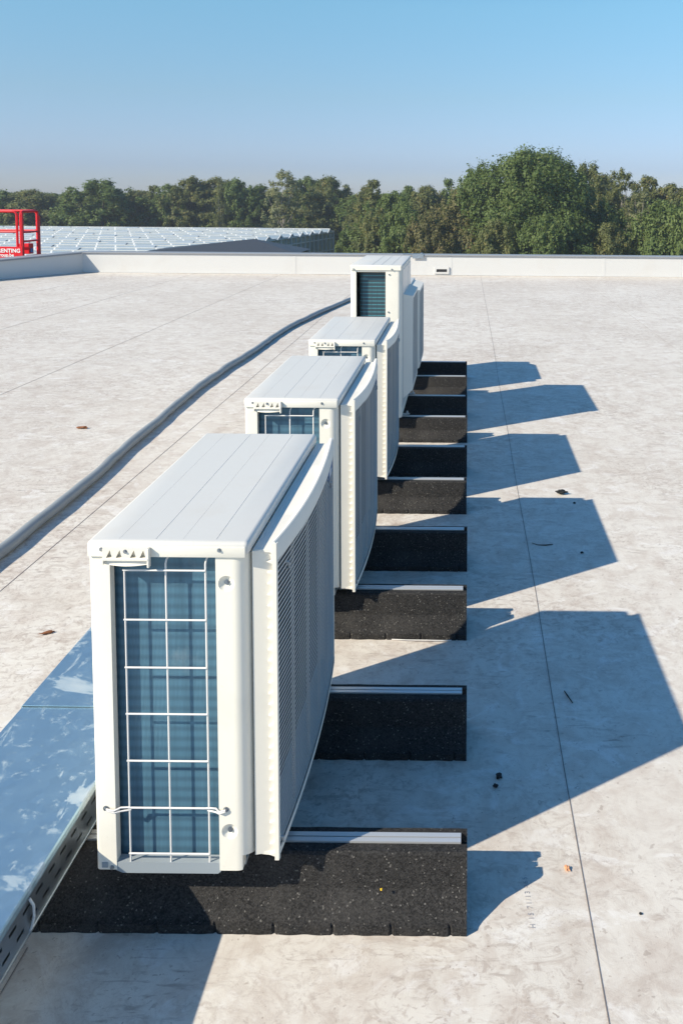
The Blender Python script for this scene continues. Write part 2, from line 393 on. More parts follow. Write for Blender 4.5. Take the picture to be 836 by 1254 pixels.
# loose flashing on the coping
pl = bmesh.new(); box(pl, -1.28, -.86, WY - .030, WY + .12, ht + .002, ht + .012); box(pl, -1.08, -.86, WY - .040, WY - .030, ht - .075, ht + .012)  # grey sheet on the coping plus a flap down its front
box(pl, -.93, -.88, WY + .02, WY + .06, ht + .012, ht + .035, .004, 1)
tag(obj('coping_plate', pl, M['galv']), 'short grey metal flashing laid over the coping behind the tall unit', 'plate')
# left parapet
pr2 = empty('parapet', (WX, WY, 0), label='angled white parapet on the left, its inner face in shade', cat='parapet wall')
L2 = (far_l - c0).length
def quadpts(o0, o1, a=0, b=L2):
    return [tuple((u * a + nrm * o0)[:2]), tuple((u * b + nrm * o0)[:2]), tuple((u * b + nrm * o1)[:2]), tuple((u * a + nrm * o1)[:2])]
ST = [(0, ht - .008), (1.77, ht - .052), (4.0, ht - .075), (L2, ht - .08)]
def loft(o0, o1, lo, hi, a0=0):
    bm = bmesh.new(); rows = []
    for i, (d_, hh_) in enumerate(ST):
        d_ = d_ + (a0 if i == 0 else 0); p0 = u * d_ + nrm * o0; p1 = u * d_ + nrm * o1
        l_ = .004 if lo is None else hh_ + lo
        rows.append([bm.verts.new((p0.x, p0.y, l_)), bm.verts.new((p1.x, p1.y, l_)), bm.verts.new((p1.x, p1.y, hh_ + hi)), bm.verts.new((p0.x, p0.y, hh_ + hi))])
    for A, B in zip(rows, rows[1:]):
        for k in range(4): bm.faces.new((A[k], A[(k + 1) % 4], B[(k + 1) % 4], B[k]))
    bm.faces.new(rows[0]); bm.faces.new(rows[-1][::-1]); return bm
obj('upstand', loft(0, T, None, -.030), M['wallw'], pr2)
obj('coping', loft(-.025, T + .03, -.027, .006, .03), M['coping'], pr2)
bm = bmesh.new(); prism(bm, quadpts(-.035, 0), 'z', .004, .012); obj('foot_strip', bm, M['wallw'], pr2)

# welded seams of the membrane: a raised lap with a thin dirt line
def seam(x, y0, y1, wob=.004, dx=0, wd=.0022, mat='seam'):
    n = 60; bm = bmesh.new(); prev = None
    for i in range(n + 1):
        y = y0 + (y1 - y0) * i / n; xx = x + dx * (y - y0) + wob * mn.noise((y * .6, x, 0)) * 2
        a = bm.verts.new((xx - wd / 2, y, .0014)); b = bm.verts.new((xx + wd / 2, y, .0014)); c = bm.verts.new((xx + wd / 2, y, .0005)); d = bm.verts.new((xx - wd / 2, y, .0005))
        cur = (a, b, c, d)
        if prev:
            for k in range(3): bm.faces.new((prev[k], prev[(k + 1)], cur[(k + 1)], cur[k]))
        prev = cur
    tag(obj('roof_seam', bm, M[mat]), kind='structure')
seam(.277, -4, WY - .04); seam(-1.868, -4, WY - .04, wd=.0024)
seam(-3.67, -1, WY - .04, wd=.003, mat='seam2'); seam(-5.4, 2, WY - .04, wd=.003, mat='seam2'); seam(-6.9, 5, 15.0, wd=.003, mat='seam2'); seam(2.2, -1, WY - .04, wd=.0012, mat='seam2'); seam(-.93, -2, 1.7, wd=.0012)
# faint print on the membrane
tm = text_mesh('H 15 71/13 465', .0165, .0002, 1.35)
t = obj('membrane_print', tm, M['ink']); t.rotation_euler.z = R(93.5)
t.location = (.150, 1.760, .0010); t.scale = (1, 1, .5)
tag(t, 'faint grey print H 15 71/13 465 on the roof beside the nearest rubber block', 'printed marking')

# ------------------------------------------------------------------ hose on the roof
ctrl = [(-1.93, .6), (-1.99, 2.2), (-2.03, 3.3), (-2.045, 3.9), (-2.06, 4.5), (-2.10, 5.1), (-2.135, 5.8), (-2.16, 6.5), (-2.18, 7.2), (-2.15, 8.2), (-2.13, 9.1), (-2.10, 10.0), (-2.0, 11.0), (-1.86, 12.0), (-1.66, 13.2), (-1.40, 14.2), (-1.2, 15.0)]
def spline(P, n=10):
    out = []
    for i in range(len(P) - 1):
        p0, p1, p2, p3 = [np.array(P[max(0, min(len(P) - 1, k))], float) for k in (i - 1, i, i + 1, i + 2)]
        for j in range(n):
            t_ = j / n
            out.append(.5 * ((2 * p1) + (-p0 + p2) * t_ + (2 * p0 - 5 * p1 + 4 * p2 - p3) * t_ ** 2 + (-p0 + 3 * p1 - 3 * p2 + p3) * t_ ** 3))
    out.append(np.array(P[-1], float)); return out
S = spline(ctrl, 12)
bm = bmesh.new()
pts = []; rr = []
for i, p in enumerate(S):
    wv = .013 * mn.noise((p[1] * 1.7, 3.3, 0)) + .008 * mn.noise((p[1] * 5, 1.3, 0))
    r_ = .0275 + .003 * mn.noise((p[1] * 4, 7.7, 0))
    pts.append((p[0] + wv, p[1], r_ + .001 + .006 * max(0, mn.noise((p[1] * 1.3, 9, 0))))); rr.append(r_)
tube(bm, pts, rr, 14)
tag(obj('insulated_hose', bm, M['hose'], smooth=True, ang=60), 'long wavy grey insulated hose lying across the white roof', 'hose')

# ------------------------------------------------------------------ rubber blocks with rails
MATL = 1.22
def rubber_block():
    root = empty('rubber_support_block', (0, 0, 0))
    bm = bmesh.new()
    # profile in (y, z), front foot at y = 0
    prof = [(0, 0), (0, .020), (.009, .023), (.017, .030), (.040, .064), (.044, .071), (.051, .143), (.056, .148),
            (.080, .148), (.080, .127), (.112, .127), (.112, .148), (.128, .148), (.133, .143), (.140, .071), (.144, .064), (.167, .030), (.175, .023), (.184, .020), (.184, 0)]
    n = 240; rings = []
    for i in range(n + 1):
        x = -MATL * i / n
        notch = 1 if (i % 25 in (7,) and 0 < i < n) else 0
        ring = []
        for k, (y, z) in enumerate(prof):
            jy = jz = 0
            if k in (0, 1): jy = (.0045 if notch else 0) + .0022 * mn.noise((x * 30, k * .2, 5)); jz = 0 if k == 0 else (-.005 if notch else 0) + .0015 * mn.noise((x * 26, 2, k))
            elif k in (18, 19): jy = -.002 * abs(mn.noise((x * 30, 8, 1)))
            elif k not in (8, 9, 10, 11): jz = .0012 * mn.noise((x * 18, y * 30, z * 30)); jy = .001 * mn.noise((x * 22, 3 + k, 4))
            ring.append(bm.verts.new((x, y + jy, z + jz)))
        rings.append(ring)
    for a, b in zip(rings, rings[1:]):
        for k in range(len(prof)): bm.faces.new((a[k], a[(k + 1) % len(prof)], b[(k + 1) % len(prof)], b[k]))
    bm.faces.new(rings[0]); bm.faces.new(rings[-1][::-1])
    obj('rubber_body', bm, M['rubber'], root)
    bm = bmesh.new()
    # strut rail: C channel, open upwards
    c = [(.0815, .1275), (.1095, .1275), (.1095, .1515), (.0972, .1515), (.0972, .1485), (.1065, .1485), (.1065, .131), (.0845, .131), (.0845, .1485), (.0938, .1485), (.0938, .1515), (.0815, .1515)]
    prism(bm, c, 'x', -MATL + .01, -.014)
    rail = obj('rail', bm, M['alu'], root)
    return root
proto = rubber_block()
FR = [1.738, 2.315, 2.975, 3.540, 4.198, 4.770, 5.442, 6.027, 6.704, 7.290]
which = ['nearest, under the near end of the first unit', 'second, under the far end of the first unit', 'third, under the near end of the second unit',
         'fourth, under the far end of the second unit', 'fifth, under the near end of the third unit', 'sixth, under the far end of the third unit',
         'seventh, under the near end of the tall unit', 'eighth, under the far end of the tall unit', 'ninth, under the near end of the last unit', 'tenth, farthest of the whole row']
for i, y in enumerate(FR):
    o = proto if i == 0 else copy_tree(proto)
    o.location = ((0, -.001, -.001, .001, -.002, 0, .002, .001, 0, 0)[i], y, .0)
    tag(o, 'black rubber block with rail, ' + which[i], 'support block', 'rubber support blocks under the units')

# ------------------------------------------------------------------ the big outdoor units
D, L, ZB, ZT = .329, .803, .159, .884
def screw(bm, x, y, z, ax=(0, -1, 0), r=.006):
    disc(bm, (x, y, z), ax, r * 1.35, .0012, 14); disc(bm, (x, y - .0012, z), ax, r * .8, .0035, 6, r * .7)
def feet(root, ys, z0, z1, dd):
    for y in ys:
        bm = bmesh.new()
        box(bm, .02, dd - .015, y - .016, y + .016, z1 - .0072, z1 - .0005)
        box(bm, .0 - .012, .035, y - .02, y + .02, z1, z1 + .003)
        box(bm, .035, dd + .03, y - .018, y + .018, z1, z1 + .0032)
        box(bm, dd - .01, dd + .045, y - .014, y + .014, z1 + .003, z1 + .006)
        disc(bm, (dd + .03, y, z1 + .006), (0, 0, 1), .006, .018, 8); disc(bm, (dd + .03, y, z1 + .006), (0, 0, 1), .010, .006, 6)
        obj('mounting_foot', bm, M['galv'], root)
def grille_x(x0, bul, t): return x0 + bul * 4 * t * (1 - t)

def big_unit():
    root = empty('outdoor_unit', (0, 0, 0))
    zb, zt = ZB + .0035, ZT; zs = zt - .031                    # zs: where the lid skirt ends
    # casing, one continuous sheet seen from above as a C
    o1, o2, th = .044, .262, .022
    P_ = [(o1, th), (o1, 0)] + corner(.010, .010, .010, 270, 180) + corner(.010, L - .010, .010, 180, 90) + corner(D - .03, L - .03, .03, 90, 0) + \
         corner(D - .032, .032, .032, 0, -90, 10) + [(o2, 0), (o2, th), (D - .03, th), (D - .016, .035), (D - .016, L - .02), (.016, L - .02), (.016, .085), (.030, .070), (.030, th)]
    bm = bmesh.new(); prism(bm, P_, 'z', zb + .004, zs - .001)
    cas = obj('casing', bm, M['cream'], root)
    cut = bmesh.new()
    for z in (.795, .254):
        bmesh.ops.create_uvsphere(cut, u_segments=32, v_segments=20, radius=.021, matrix=Matrix.Translation((.284, -.0125, z)))
    # bottom of the right corner is cut off at a slant
    prism(cut, [(-.02, zb - .02), (.15, zb - .02), (-.02, zb + .045)], 'x', D - .019, D + .02)
    boolean(cas, cut)
    def put_screw(fn):
        bm = bmesh.new(); fn(bm); obj('screw', bm, M['screw'], root)
    for z in (.795, .254): put_screw(lambda bm: (disc(bm, (.284, .0078, z), (0, -1, 0), .0052, .002, 16), disc(bm, (.284, .0062, z), (0, -1, 0), .0033, .004, 6)))
    for x, z, yy, r_ in ((.030, .868, -.0045, .0034), (.083, .868, -.0145, .0034), (.272, .868, -.0045, .0034), (.034, .172, -.0005, .0034), (.024, .304, -.0005, .0042), (.277, .304, -.0005, .0042)):
        put_screw(lambda bm: screw(bm, x, yy, z, r=r_))
    # base pan
    bm = bmesh.new(); prism(bm, [(o1 - .002, zb + .002), (o1 + .012, zb - .004), (o2 - .004, zb - .004), (o2 + .002, zb + .001), (o2 + .002, zb + .020), (o1 - .002, zb + .020)], 'y', .001, .024)
    box(bm, .018, D - .018, .026, L - .022, zb - .003, zb + .006)
    obj('base_pan', bm, M['zinc'], root)
    # square lug hole, bottom left
    bm = bmesh.new(); box(bm, .013, .025, -.0018, -.0004, .172, .183); obj('lug', bm, M['zinc'], root)
    # coil: flat behind the guard, bending away on the left
    cy = .030
    C_ = [(.017, .30), (.017, cy + .036)] + corner(.053, cy + .036, .036, 180, 270, 8) + [(D - .018, cy), (D - .018, cy + .016), (.055, cy + .016)] + [(.034, cy + .04), (.034, .30)]
    bm = bmesh.new(); prism(bm, C_, 'z', zb + .007, zs - .004); obj('coil', bm, M['coil'], root, smooth=True)
    # dark fill above/inside
    bm = bmesh.new(); box(bm, .04, D - .03, .10, L - .03, zb + .01, zs - .006); obj('inner_dark_fill', bm, M['dark'], root)
    # lid
    bm = bmesh.new(); box(bm, -.003, D + .002, -.003, L + .003, zs, zt, .010, 4)
    lid = obj('lid', bm, M['lid'], root)
    cut = bmesh.new()
    for fx in (.185, .415, .585, .795):
        x = fx * D; gw = .0006 if fx in (.415, .795) else .0003; prism(cut, [(x - gw, zt + .01), (x + gw, zt + .01), (x + gw, zt - .0003), (x, zt - .0007), (x - gw, zt - .0003)], 'y', .012, L - .012)
    boolean(lid, cut)
    # lid skirt facing camera is cream like the casing
    bm = bmesh.new(); box(bm, .0008, D - .004, -.0052, -.0008, zs - .001, zt - .009, .0018, 2); obj('lid_skirt', bm, M['cream'], lid, smooth=True)
    # handle with the row of triangular recesses
    hb = bmesh.new(); z0, z1 = zs - .001, zs + .021; X = [.036, .052, .066, .082, .096, .112, .121, .130]
    outline = [(X[0], z0), (X[0], z1), (X[-1], z1), (X[-1], z0)]
    for a in (.1185, .099, .070, .050):
        outline += [(a + .0065, z0 + .001), (a + .0015, z1 - .003), (a - .0075, z0 + .001)]
    prism(hb, outline, 'y', -.0155, -.0055)
    box(hb, .036, .130, -.0175, -.0052, z0 - .0035, z0 + .0025, .001, 1)
    box(hb, .127, .1315, -.0170, -.0052, z0 - .018, z1, .001, 1); box(hb, .0355, .0385, -.0170, -.0052, z0 - .012, z0, .0008, 1)
    n = 10; lipf = [hb.verts.new((.038 + .090 * i / n, -.0060 - .0035 * math.sin(math.pi * i / n), z0 - .003)) for i in range(n + 1)]
    lipb = [hb.verts.new((.038 + .090 * i / n, .004, z0 - .0165 - .002 * math.sin(math.pi * i / n))) for i in range(n + 1)]
    lipc = [hb.verts.new((.038 + .090 * i / n, -.0100 - .0035 * math.sin(math.pi * i / n), z0 - .013 - .003 * math.sin(math.pi * i / n))) for i in range(n + 1)]
    for i in range(n):
        hb.faces.new((lipf[i], lipf[i + 1], lipc[i + 1], lipc[i])); hb.faces.new((lipc[i], lipc[i + 1], lipb[i + 1], lipb[i]))
    obj('lift_handle', hb, M['cream2'], root)
    # wire guard
    wb = bmesh.new(); r = .0020; yw = .004
    xs = (.0725, .158, .240); zz = (.822, .716, .613, .512, .409, .305, .203)
    tube(wb, [(xs[0], yw, zb + .012), (xs[0], yw, zz[0])], r)
    for x in xs[1:]: tube(wb, [(x, yw, zb + .012), (x, yw, .835), (x + .001, yw + .003, .843), (x + .006, yw + .016, .852), (x + .007, yw + .022, .862)], r)
    for i, z in enumerate(zz):
        tube(wb, [(xs[0] - .002, yw - .0035, z), (xs[2] + .001, yw - .0035, z)], r)
    for dz in (.0, -.008):
        z = .306 + dz
        tube(wb, [(xs[0] + .003, yw - .0035 if dz == 0 else yw, z), (.055, yw - .005, z), (.042, -.006, z - .004 * (dz == 0)), (.026, -.0045, .304 - (.002 if dz else -.001))], r * .9)
        tube(wb, [(xs[2] - .003, yw - .0035 if dz == 0 else yw, z), (.256, yw - .005, z), (.264, -.006, z - .004 * (dz == 0)), (.277, -.0045, .304 - (.002 if dz else -.001))], r * .9)
    obj('wire_guard', wb, M['wire'], root, smooth=True, ang=50)
    # fan grille box on the right side
    g = empty('grille_group', (0, 0, 0)); bpy.data.objects.remove(g)
    gy0, gy1, gz0, gz1 = .022, .790, .178, .876; xin = D + .004; xr = D + .052; bul = .0165
    N = 24
    fb = bmesh.new()
    def yt(t): return gy0 + (gy1 - gy0) * t
    def xo(t): return grille_x(xr, bul, t)
    # top: low deck then rising rim, following the bulge
    def strip(bmx, fn, N=N):
        rows = []
        for i in range(N + 1): rows.append([bmx.verts.new(p) for p in fn(i / N)])
        for a, b in zip(rows, rows[1:]):
            for k in range(len(a)): bmx.faces.new((a[k], a[(k + 1) % len(a)], b[(k + 1) % len(a)], b[k]))
        bmx.faces.new(rows[0][::-1]); bmx.faces.new(rows[-1])
    zd = gz1 - .018
    def G(t): return gz1 - .0135 * 4 * t * (1 - t)
    strip(fb, lambda t: [(xin, yt(t), gz1 - .018), (xo(t) - .016, yt(t), gz1 - .0172), (xo(t) - .0085, yt(t), G(t) - .0022), (xo(t) - .004, yt(t), G(t)), (xo(t) - .001, yt(t), G(t) - .001), (xo(t) + .001, yt(t), G(t) - .005), (xo(t) + .004, yt(t), G(t) - .040), (xo(t) - .003, yt(t), G(t) - .042), (xo(t) - .010, yt(t), gz1 - .023), (xin, yt(t), gz1 - .022)])
    strip(fb, lambda t: [(xin, yt(t), gz0 + .010), (xin, yt(t), gz0 + .014), (xo(t) - .006, yt(t), gz0 + .014), (xo(t) + .003, yt(t), gz0 + .020), (xo(t) + .002, yt(t), gz0 + .002), (xo(t) - .002, yt(t), gz0 - .002), (xo(t) - .010, yt(t), gz0 + .006)])
    # end rims
    prism(fb, [(xr - .0065, gy0 - .004), (xr + .0025, gy0 - .004), (xr + .0040, gy0 + .004), (xr - .001, gy0 + .012), (xr - .0065, gy0 + .012)], 'z', gz0 - .002, gz1 - .003)
    prism(fb, [(xr - .006, gy1 - .012), (xr + .003, gy1 - .012), (xr + .002, gy1 + .003), (xr - .006, gy1 + .003)], 'z', gz0, gz1 - .003)
    box(fb, xin, xr - .0062, gy1 - .006, gy1 + .001, gz0 + .010, zd - .003)
    # near end: back sheet and scalloped louvre ends
    T0, T1, n = gz0 + .012, gz1 - .040, 27; pz = (T1 - T0) / n
    prism(fb, [(xin, gy0 - .004), (xr - .0067, gy0 + .0058), (xr - .0067, gy0 + .011), (xin, gy0 + .006)], 'z', gz0 + .010, zd - .001)
    T0, T1, n = gz0 + .012, gz1 - .040, 27; pz = (T1 - T0) / n
    # bright triangular louvre tips at the end
    tb = fb
    for k in range(n + 1):
        z = T0 + pz * k - .0016
        prism(tb, [(xr - .0064, z - .0046), (xr - .0064, z + .0040), (xr - .0110, z + .0012), (xr - .0175, z + .0002), (xr - .0175, z - .0006)], 'y', gy0 - .0034, gy0 + .0055)
    grille = obj('fan_grille', fb, M['cream2'], root, smooth=True, ang=28)
    # louvres
    lb = bmesh.new(); nl = 54; lz0, lz1 = gz0 + .022, gz1 - .043; p = (lz1 - lz0) / nl
    for k in range(nl):
        z = lz0 + p * (k + .5)
        strip(lb, lambda t: [(xo(.012 + .976 * t) + .0006, yt(.012 + .976 * t), z - .0022), (xo(.012 + .976 * t) + .0009, yt(.012 + .976 * t), z + .0018), (xo(.012 + .976 * t) - .0003, yt(.012 + .976 * t), z + .0020), (xo(.012 + .976 * t) - .0003, yt(.012 + .976 * t), z - .0018)], 14)
    for k in range(1, 5):
        t = k / 5; box(lb, xo(t) - .011, xo(t) - .0035, yt(t) - .0012, yt(t) + .0012, lz0, lz1)
    obj('louvres', lb, M['louvre'], grille)
    bm = bmesh.new(); box(bm, D + .0015, D + .006, gy0 + .01, gy1 - .01, gz0 + .015, zd - .006); obj('grille_shade_sheet', bm, M['dark'], root)  # dark sheet puts shade behind the louvre gaps
    # fan behind the grille: hub and blades
    fm = bmesh.new(); cyf, czf = .40, .52
    disc(fm, (D + .008, cyf, czf), (1, 0, 0), .055, .022, 24, .045)
    for b in range(3):
        a = R(120 * b + 15); vs = []
        for i in range(7):
            rr_ = .05 + .20 * i / 6; half = R(26 - 1.2 * i)
            vs.append([fm.verts.new((D + .010 + s * .010, cyf + rr_ * math.cos(a + s * half), czf + rr_ * math.sin(a + s * half))) for s in (-1, -.4, .2, 1)])
        for A, B in zip(vs, vs[1:]):
            for k in range(3): fm.faces.new((A[k], A[k + 1], B[k + 1], B[k]))
    obj('fan', fm, M['tyre'], root)
    # badge near the far top corner of the grille
    t = .86; y0_, y1_ = yt(.80), yt(.94)
    bm = bmesh.new(); a_ = [(xo(.80) + .0022, y0_, .795), (xo(.94) + .0022, y1_, .795), (xo(.94) + .0022, y1_, .828), (xo(.80) + .0022, y0_, .828)]
    vf = [bm.verts.new(p_) for p_ in a_]; vb = [bm.verts.new((p_[0] - .006, p_[1], p_[2])) for p_ in a_]
    bm.faces.new(vf); bm.faces.new(vb[::-1])
    for i in range(4): bm.faces.new((vf[i], vf[(i + 1) % 4], vb[(i + 1) % 4], vb[i]))
    bd = obj('badge', bm, M['badge'], grille)
    bm = bmesh.new()
    prism(bm, [(y0_ + .012, .803), (y0_ + .040, .803), (y0_ + .050, .821), (y0_ + .022, .821)], 'x', xo(.83) + .0024, xo(.83) + .0034)
    obj('badge_mark', bm, M['badge2'], bd)
    for t, z in ((.10, .792), (.86, .770), (.02, .205)):
        bm = bmesh.new(); yy = yt(t + .01); xx = xo(t + .01)
        tube(bm, [(xx - .004, yy - .004, z + .006), (xx + .003, yy, z + .004), (xx + .003, yy + .004, z - .010), (xx - .004, yy + .006, z - .012)], .0032, 8)
        obj('grille_clip', bm, M['zinc'], grille, smooth=True)
    feet(root, (FR[0] + .094 - 1.713, FR[1] + .094 - 1.713), ZB, ZB, D)
    return root

u1 = big_unit(); u1.location = (-.786, 1.713, .0008)
specs = [((-.785, 2.957, .0008), 'second cream outdoor unit from the camera, its wire guard half hidden behind the nearest one'),
         ((-.785, 4.180, .0008), 'third cream outdoor unit from the camera, standing right in front of the tall unit')]
tag(u1, 'nearest cream outdoor unit with full wire guard over its blue coil', 'heat pump unit', 'outdoor units with bulging side grilles')
for loc, lab in specs:
    c = copy_tree(u1); c.location = loc; tag(c, lab, 'heat pump unit', 'outdoor units with bulging side grilles')

# ------------------------------------------------------------------ the two far units with bevelled grilles
def plain_unit(Dp, Lp, zt, open_top, wire, grilles, lid_over=.0):
    root = empty('outdoor_unit', (0, 0, 0)); zb = ZB + .0035; zs = zt - .016
    o1, o2, th = .036, .222, .02
    P_ = [(o1, th), (o1, 0)] + corner(.012, .012, .012, 270, 180) + corner(.012, Lp - .012, .012, 180, 90) + corner(Dp - .03, Lp - .03, .03, 90, 0) + corner(Dp - .028, .028, .028, 0, -90, 8) + \
         [(o2, 0), (o2, th), (Dp - .03, th), (Dp - .016, .035), (Dp - .016, Lp - .02), (.016, Lp - .02), (.016, .08), (.026, .07), (.026, th)]
    bm = bmesh.new(); prism(bm, P_, 'z', zb + .004, zs - .001); obj('casing', bm, M['cream'], root, smooth=True)
    for za_, zb2 in ((open_top, zs - .0015), (zb + .005, zb + .05)):
        bm = bmesh.new(); box(bm, o1 + .0005, o2 - .0005, .002, .012, za_, zb2); obj('cross_rail', bm, M['cream'], root)
    bm = bmesh.new(); box(bm, -.003, Dp + .003, -.004, Lp + .003, zs, zt, .006, 3)
    lid = obj('lid', bm, M['lid'], root); cut = bmesh.new()
    for fx in (.42, .60, .80):
        x = fx * Dp; prism(cut, [(x - .0018, zt + .01), (x + .0018, zt + .01), (x + .0018, zt - .0015), (x - .0018, zt - .0015)], 'y', .01, Lp - .01)
    boolean(lid, cut)
    bm = bmesh.new(); box(bm, .0005, Dp - .004, -.0062, -.0015, zs - .018, zt - .0055, .0012, 1); obj('lid_skirt', bm, M['cream'], lid)
    cy = .045
    C_ = [(.050, .30)] + corner(.080, cy + .03, .030, 180, 270, 8) + [(Dp - .018, cy), (Dp - .018, cy + .02), (.085, cy + .022), (.07, .30)]
    bm = bmesh.new(); prism(bm, C_, 'z', zb + .02, open_top - .008); obj('coil', bm, M['coil2'], root, smooth=True)
    bm = bmesh.new(); box(bm, .08, Dp - .03, .10, Lp - .03, zb + .01, zs - .006); obj('inner_dark_fill', bm, M['dark'], root)
    for x, z in ((.02, zt - .026), (.262, zt - .026), (.245, zt - .06), (.24, zt - .30), (.24, zt - .62)):
        bm = bmesh.new(); disc(bm, (x, .001 if z < zt - .03 else -.0055, z), (0, -1, 0), .005, .006, 8); obj('screw', bm, M['screw'], root)
    bm = bmesh.new(); box(bm, Dp + .0005, Dp + .003, .045, Lp * .60, zb + .06, zt - .035); box(bm, Dp + .0005, Dp + .003, Lp * .62, Lp - .04, zb + .06, zt - .035)
    obj('front_panel', bm, M['panel'], root)
    for (y0, y1, z0, z1, dp) in grilles:
        bm = bmesh.new(); x0, x1 = Dp + .0035, Dp + dp; s = .05
        rows = [[(x0, y0, z0), (x0, y1, z0), (x0, y1, z1), (x0, y0, z1)], [(x1, y0 + s, z0 + s * .9), (x1, y1 - s, z0 + s * .9), (x1, y1 - s, z1 - s * .35), (x1, y0 + s, z1 - s * .35)],
                [(x1, y0 + s + .02, z0 + s + .02), (x1, y1 - s - .02, z0 + s + .02), (x1, y1 - s - .02, z1 - s * .35 - .02), (x1, y0 + s + .02, z1 - s * .35 - .02)],
                [(x1 - .008, y0 + s + .02, z0 + s + .02), (x1 - .008, y1 - s - .02, z0 + s + .02), (x1 - .008, y1 - s - .02, z1 - s * .35 - .02), (x1 - .008, y0 + s + .02, z1 - s * .35 - .02)]]
        V = [[bm.verts.new(p) for p in r_] for r_ in rows]
        for a, b in zip(V, V[1:]):
            for k in range(4): bm.faces.new((a[k], a[(k + 1) % 4], b[(k + 1) % 4], b[k]))
        bm.faces.new(V[-1]); bm.faces.new(V[0][::-1])
        g = obj('fan_grille', bm, M['cream2'], root)
        lb = bmesh.new(); a0, a1, b0, b1 = y0 + s + .022, y1 - s - .022, z0 + s + .022, z1 - s * .35 - .022; nn = int((b1 - b0) / .014)
        for k in range(nn): z = b0 + (b1 - b0) * (k + .5) / nn; box(lb, x1 - .007, x1 + .002, a0, a1, z - .002, z + .002)
        for k in range(1, 9): y = a0 + (a1 - a0) * k / 9; box(lb, x1 - .006, x1 + .003, y - .002, y + .002, b0, b1)
        obj('louvres', lb, M['louvre'], g)
    feet(root, (.094 + FR[6] - 5.42, .094 + FR[7] - 5.42), ZB, ZB, Dp)
    return root
u4 = plain_unit(.325, .86, 1.152, 1.152 - .045, False, [(.10, .74, .27, .955, .062)])
u4.location = (-.746, 5.42, .0008); tag(u4, 'tall cream outdoor unit with bare teal coil, rising above all the others', 'heat pump unit')
u5 = plain_unit(.325, .86, .872, .83, False, [(.06, .78, .18, .862, .085)])
u5.location = (-.789, 6.64, .0008); tag(u5, 'farthest outdoor unit, mostly hidden behind the tall unit', 'heat pump unit')

# ------------------------------------------------------------------ cable duct with perforated side
dx0, dx1, dz0, dz1 = -1.155, -.849, .165, .258
dy0, dy1 = -.6, 7.5
duct = empty('cable_duct', (0, 0, 0), label='galvanised cable duct with smeared cover sheets running left of the units', cat='cable duct')
def holed_side(x, sgn):
    """side wall as a grid of faces with real slots left out"""
    bm = bmesh.new(); px = .05; n = int((dy1 - dy0) / px)
    zl = [dz0, dz0 + .021, dz0 + .028, dz0 + .052, dz0 + .059, dz1 - .004]
    def q4(y0, y1, z0, z1):
        vs = [bm.verts.new((x, a, b)) for a, b in ((y0, z0), (y1, z0), (y1, z1), (y0, z1))]; bm.faces.new(vs)
    for i in range(n):
        y = dy0 + px * i
        for r_, (za, zb_) in enumerate(zip(zl, zl[1:])):
            if r_ in (1, 3):
                off = .0 if r_ == 1 else .5
                a, b = .012, .038
                if r_ == 3: a, b = .0, .0
                if r_ == 1: q4(y, y + a, za, zb_); q4(y + b, y + px, za, zb_)
                else: q4(y + .013, y + .037, za, zb_)
            else: q4(y, y + px, za, zb_)
    bmesh.ops.remove_doubles(bm, verts=bm.verts, dist=1e-5)
    g = bmesh.ops.extrude_face_region(bm, geom=bm.faces[:])
    for v_ in g['geom']:
        if isinstance(v_, bmesh.types.BMVert): v_.co.x += sgn * .0015
    return bm
obj('side_wall', holed_side(dx1, -1), M['galv'], duct); obj('side_wall', holed_side(dx0, 1), M['galv'], duct)
bm = bmesh.new(); box(bm, dx0 + .002, dx1 - .002, dy0, dy1, dz0, dz0 + .0015)
for x, s in ((dx1, 1), (dx0, -1)):
    tube(bm, [(x + s * .0015, dy0, dz0 + .001), (x + s * .0015, dy1, dz0 + .001)], .0025, 6)
obj('duct_floor', bm, M['galv'], duct)
for y_ in FR:
    bm = bmesh.new(); box(bm, dx0 + .03, dx0 + .07, y_ + .080, y_ + .112, .1518, dz0 - .0005); obj('duct_foot', bm, M['galv'], duct); bm = bmesh.new(); box(bm, dx1 - .07, dx1 - .03, y_ + .080, y_ + .112, .1518, dz0 - .0005); obj('duct_foot', bm, M['galv'], duct)
bm = bmesh.new()
for k in range(4):
    x = dx0 + .06 + .055 * k
    tube(bm, [(x + .01 * mn.noise((y * 1.3, k * 3.1, 0)), y, dz0 + .018) for y in np.arange(dy0 + .02, dy1, .25)], .014, 8)
obj('cable_bundle', bm, M['tyre'], duct, smooth=True)
edges = [-.6, 2.165, 4.15, 6.15, dy1]
